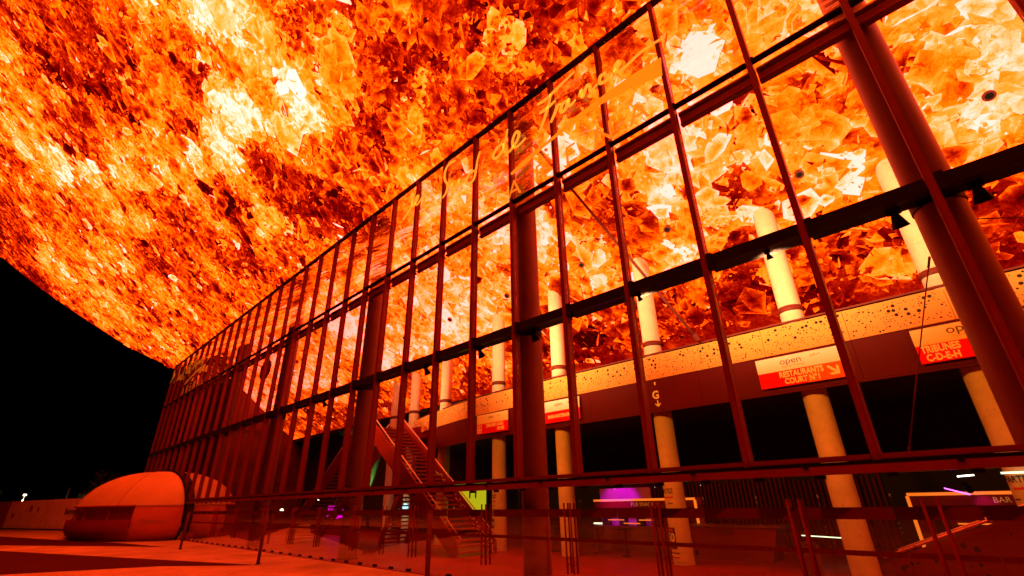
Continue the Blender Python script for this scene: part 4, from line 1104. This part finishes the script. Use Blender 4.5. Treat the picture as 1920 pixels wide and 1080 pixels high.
hd = thing('site_hoarding', 'long low hoarding of printed boards at the far left', 'hoarding', (-50, -6, 0))
A = Vector((-62.6, -8.6)); B = Vector((-36.0, -1.4)); D = (B - A); n = 7
cuts = [0, 0.06, 0.165, 0.43, 0.60, 0.78, 0.9, 1.0]
A2 = Vector((-75, -12.2))
segs = [(A2, Vector((-58.3, -7.3)), 'boardred'), (Vector((-58.2, -7.3)), Vector((-46.8, -4.3)), 'board'), (Vector((-46.7, -4.3)), Vector((-40.6, -2.75)), 'boardpink'), (Vector((-40.5, -2.7)), Vector((-34, -1.0)), 'boardred')]
for a, b_, m in segs:
    mb = MB(); mb.prism([(a.x, a.y, 0.12), (b_.x, b_.y, 0.12), (b_.x, b_.y, 2.95), (a.x, a.y, 2.95)], (-0.02, 0.06, 0)); obj('board', mb, m, hd)
for a, b_, m in segs:
    mb = MB(); mb.beam((b_.x, b_.y + 0.1, 0), (b_.x, b_.y + 0.1, 3.02), 0.1, 0.1, (0, 1, 0)); obj('post', mb, 'collar', hd)
mb = MB(); mb.beam((A2.x, A2.y + 0.1, 0.06), (-34, -0.9, 0.06), 0.25, 0.12); obj('base_rail', mb, 'black', hd)
dd = (segs[2][1] - segs[2][0]).normalized()
text('hoarding_word', 'Bienvenue', lambda a, b: (-41.2 + dd.x * a, -3.02 + dd.y * a, 1.75 + b), 0.85, 'ink', hd, 1.0, 0.02)
dd1 = (segs[1][1] - segs[1][0]).normalized()
for u_, zz, ww in ((1.6, 1.4, 0.5), (5.4, 2.1, 0.55), (7.0, 2.0, 0.4)):
    q = segs[1][0] + dd1 * u_ * 1.2
    mb = MB(); mb.disc((q.x + 0.01, q.y - 0.03, zz), (dd1.y, -dd1.x, 0), ww * 0.6, 12); obj('faded_emblem', mb, 'boardred', hd)

def street_lamp(label, x, y, h, head, lit):
    s = thing('street_lamp', label, 'street lamp', (x, y, 0), 'lamp posts beyond the hoarding')
    m_ = MB(); m_.tube([(x, y, 0), (x, y, h)], [0.09, 0.06], 10); obj('pole', m_, 'pole', s, smooth=True)
    if head:
        m_ = MB(); m_.box(x - 0.5, x + 0.5, y - 0.12, y + 0.12, h, h + 0.12); obj('head', m_, 'pole', s)
        m_ = MB(); m_.box(x - 0.48, x + 0.48, y - 0.16, y + 0.16, h - 0.16, h - 0.004); obj('lamp_glass', m_, 'e_street', s)
    if lit:
        pl = bpy.data.lights.new('street_glow', 'POINT'); pl.energy = lit; pl.color = (1, 0.75, 0.35); pl.shadow_soft_size = 0.3
        po = bpy.data.objects.new('street_glow', pl); COL.objects.link(po); po.parent = s; po.location = (0, 0, h - 0.6)
street_lamp('lit yellow street lamp behind the hoarding', -68.0, -6.1, 3.95, True, 900)
street_lamp('unlit grey lamp post right of the lit street lamp', -62.0, -2.2, 4.7, False, 0)

def tree(label, x, y, h, r):
    s = thing('tree', label, 'tree', (x, y, 0), 'trees in the dark beyond the hoarding')
    m_ = MB(); m_.tube([(x, y, 0), (x + 0.1, y, h * 0.3), (x, y + 0.1, h * 0.6), (x + 0.2, y, h * 0.9)], [0.22, 0.17, 0.1, 0.03], 8)
    for k in range(5):
        a = k * 1.26; m_.tube([(x, y, h * (0.35 + 0.06 * k)), (x + math.cos(a) * r * 0.7, y + math.sin(a) * r * 0.7, h * (0.6 + 0.06 * k))], [0.08, 0.02], 6)
    obj('trunk', m_, 'bark', s)
    m_ = MB(); rr = random.Random(int(x * 10))
    cl = [(rr.gauss(0, 0.45) * r, rr.gauss(0, 0.45) * r, h * 0.62 + rr.gauss(0, 0.3) * r, r * rr.uniform(0.25, 0.5)) for _ in range(14)]
    for _ in range(2600):
        c = rr.choice(cl); d = Vector((rr.gauss(0, 1), rr.gauss(0, 1), rr.gauss(0, 1))).normalized() * c[3] * rr.uniform(0.6, 1.05)
        p = Vector((x + c[0], y + c[1], c[2])) + d; q = Vector((rr.uniform(-1, 1), rr.uniform(-1, 1), rr.uniform(-1, 1))).normalized() * 0.2; e = q.cross(d).normalized() * 0.12
        m_.poly([tuple(p - q), tuple(p + e), tuple(p + q), tuple(p - e)])
    obj('crown', m_, 'leaf', s, fixnormals=False)
tree('dim round tree behind the pod', -56.0, 2.0, 6.2, 2.6)
tree('dim tree at the left edge beyond the hoarding', -84.0, -13.0, 9.0, 3.4)
tree('dim low tree between the lamp post and the pod', -66.0, 1.5, 5.6, 2.4)
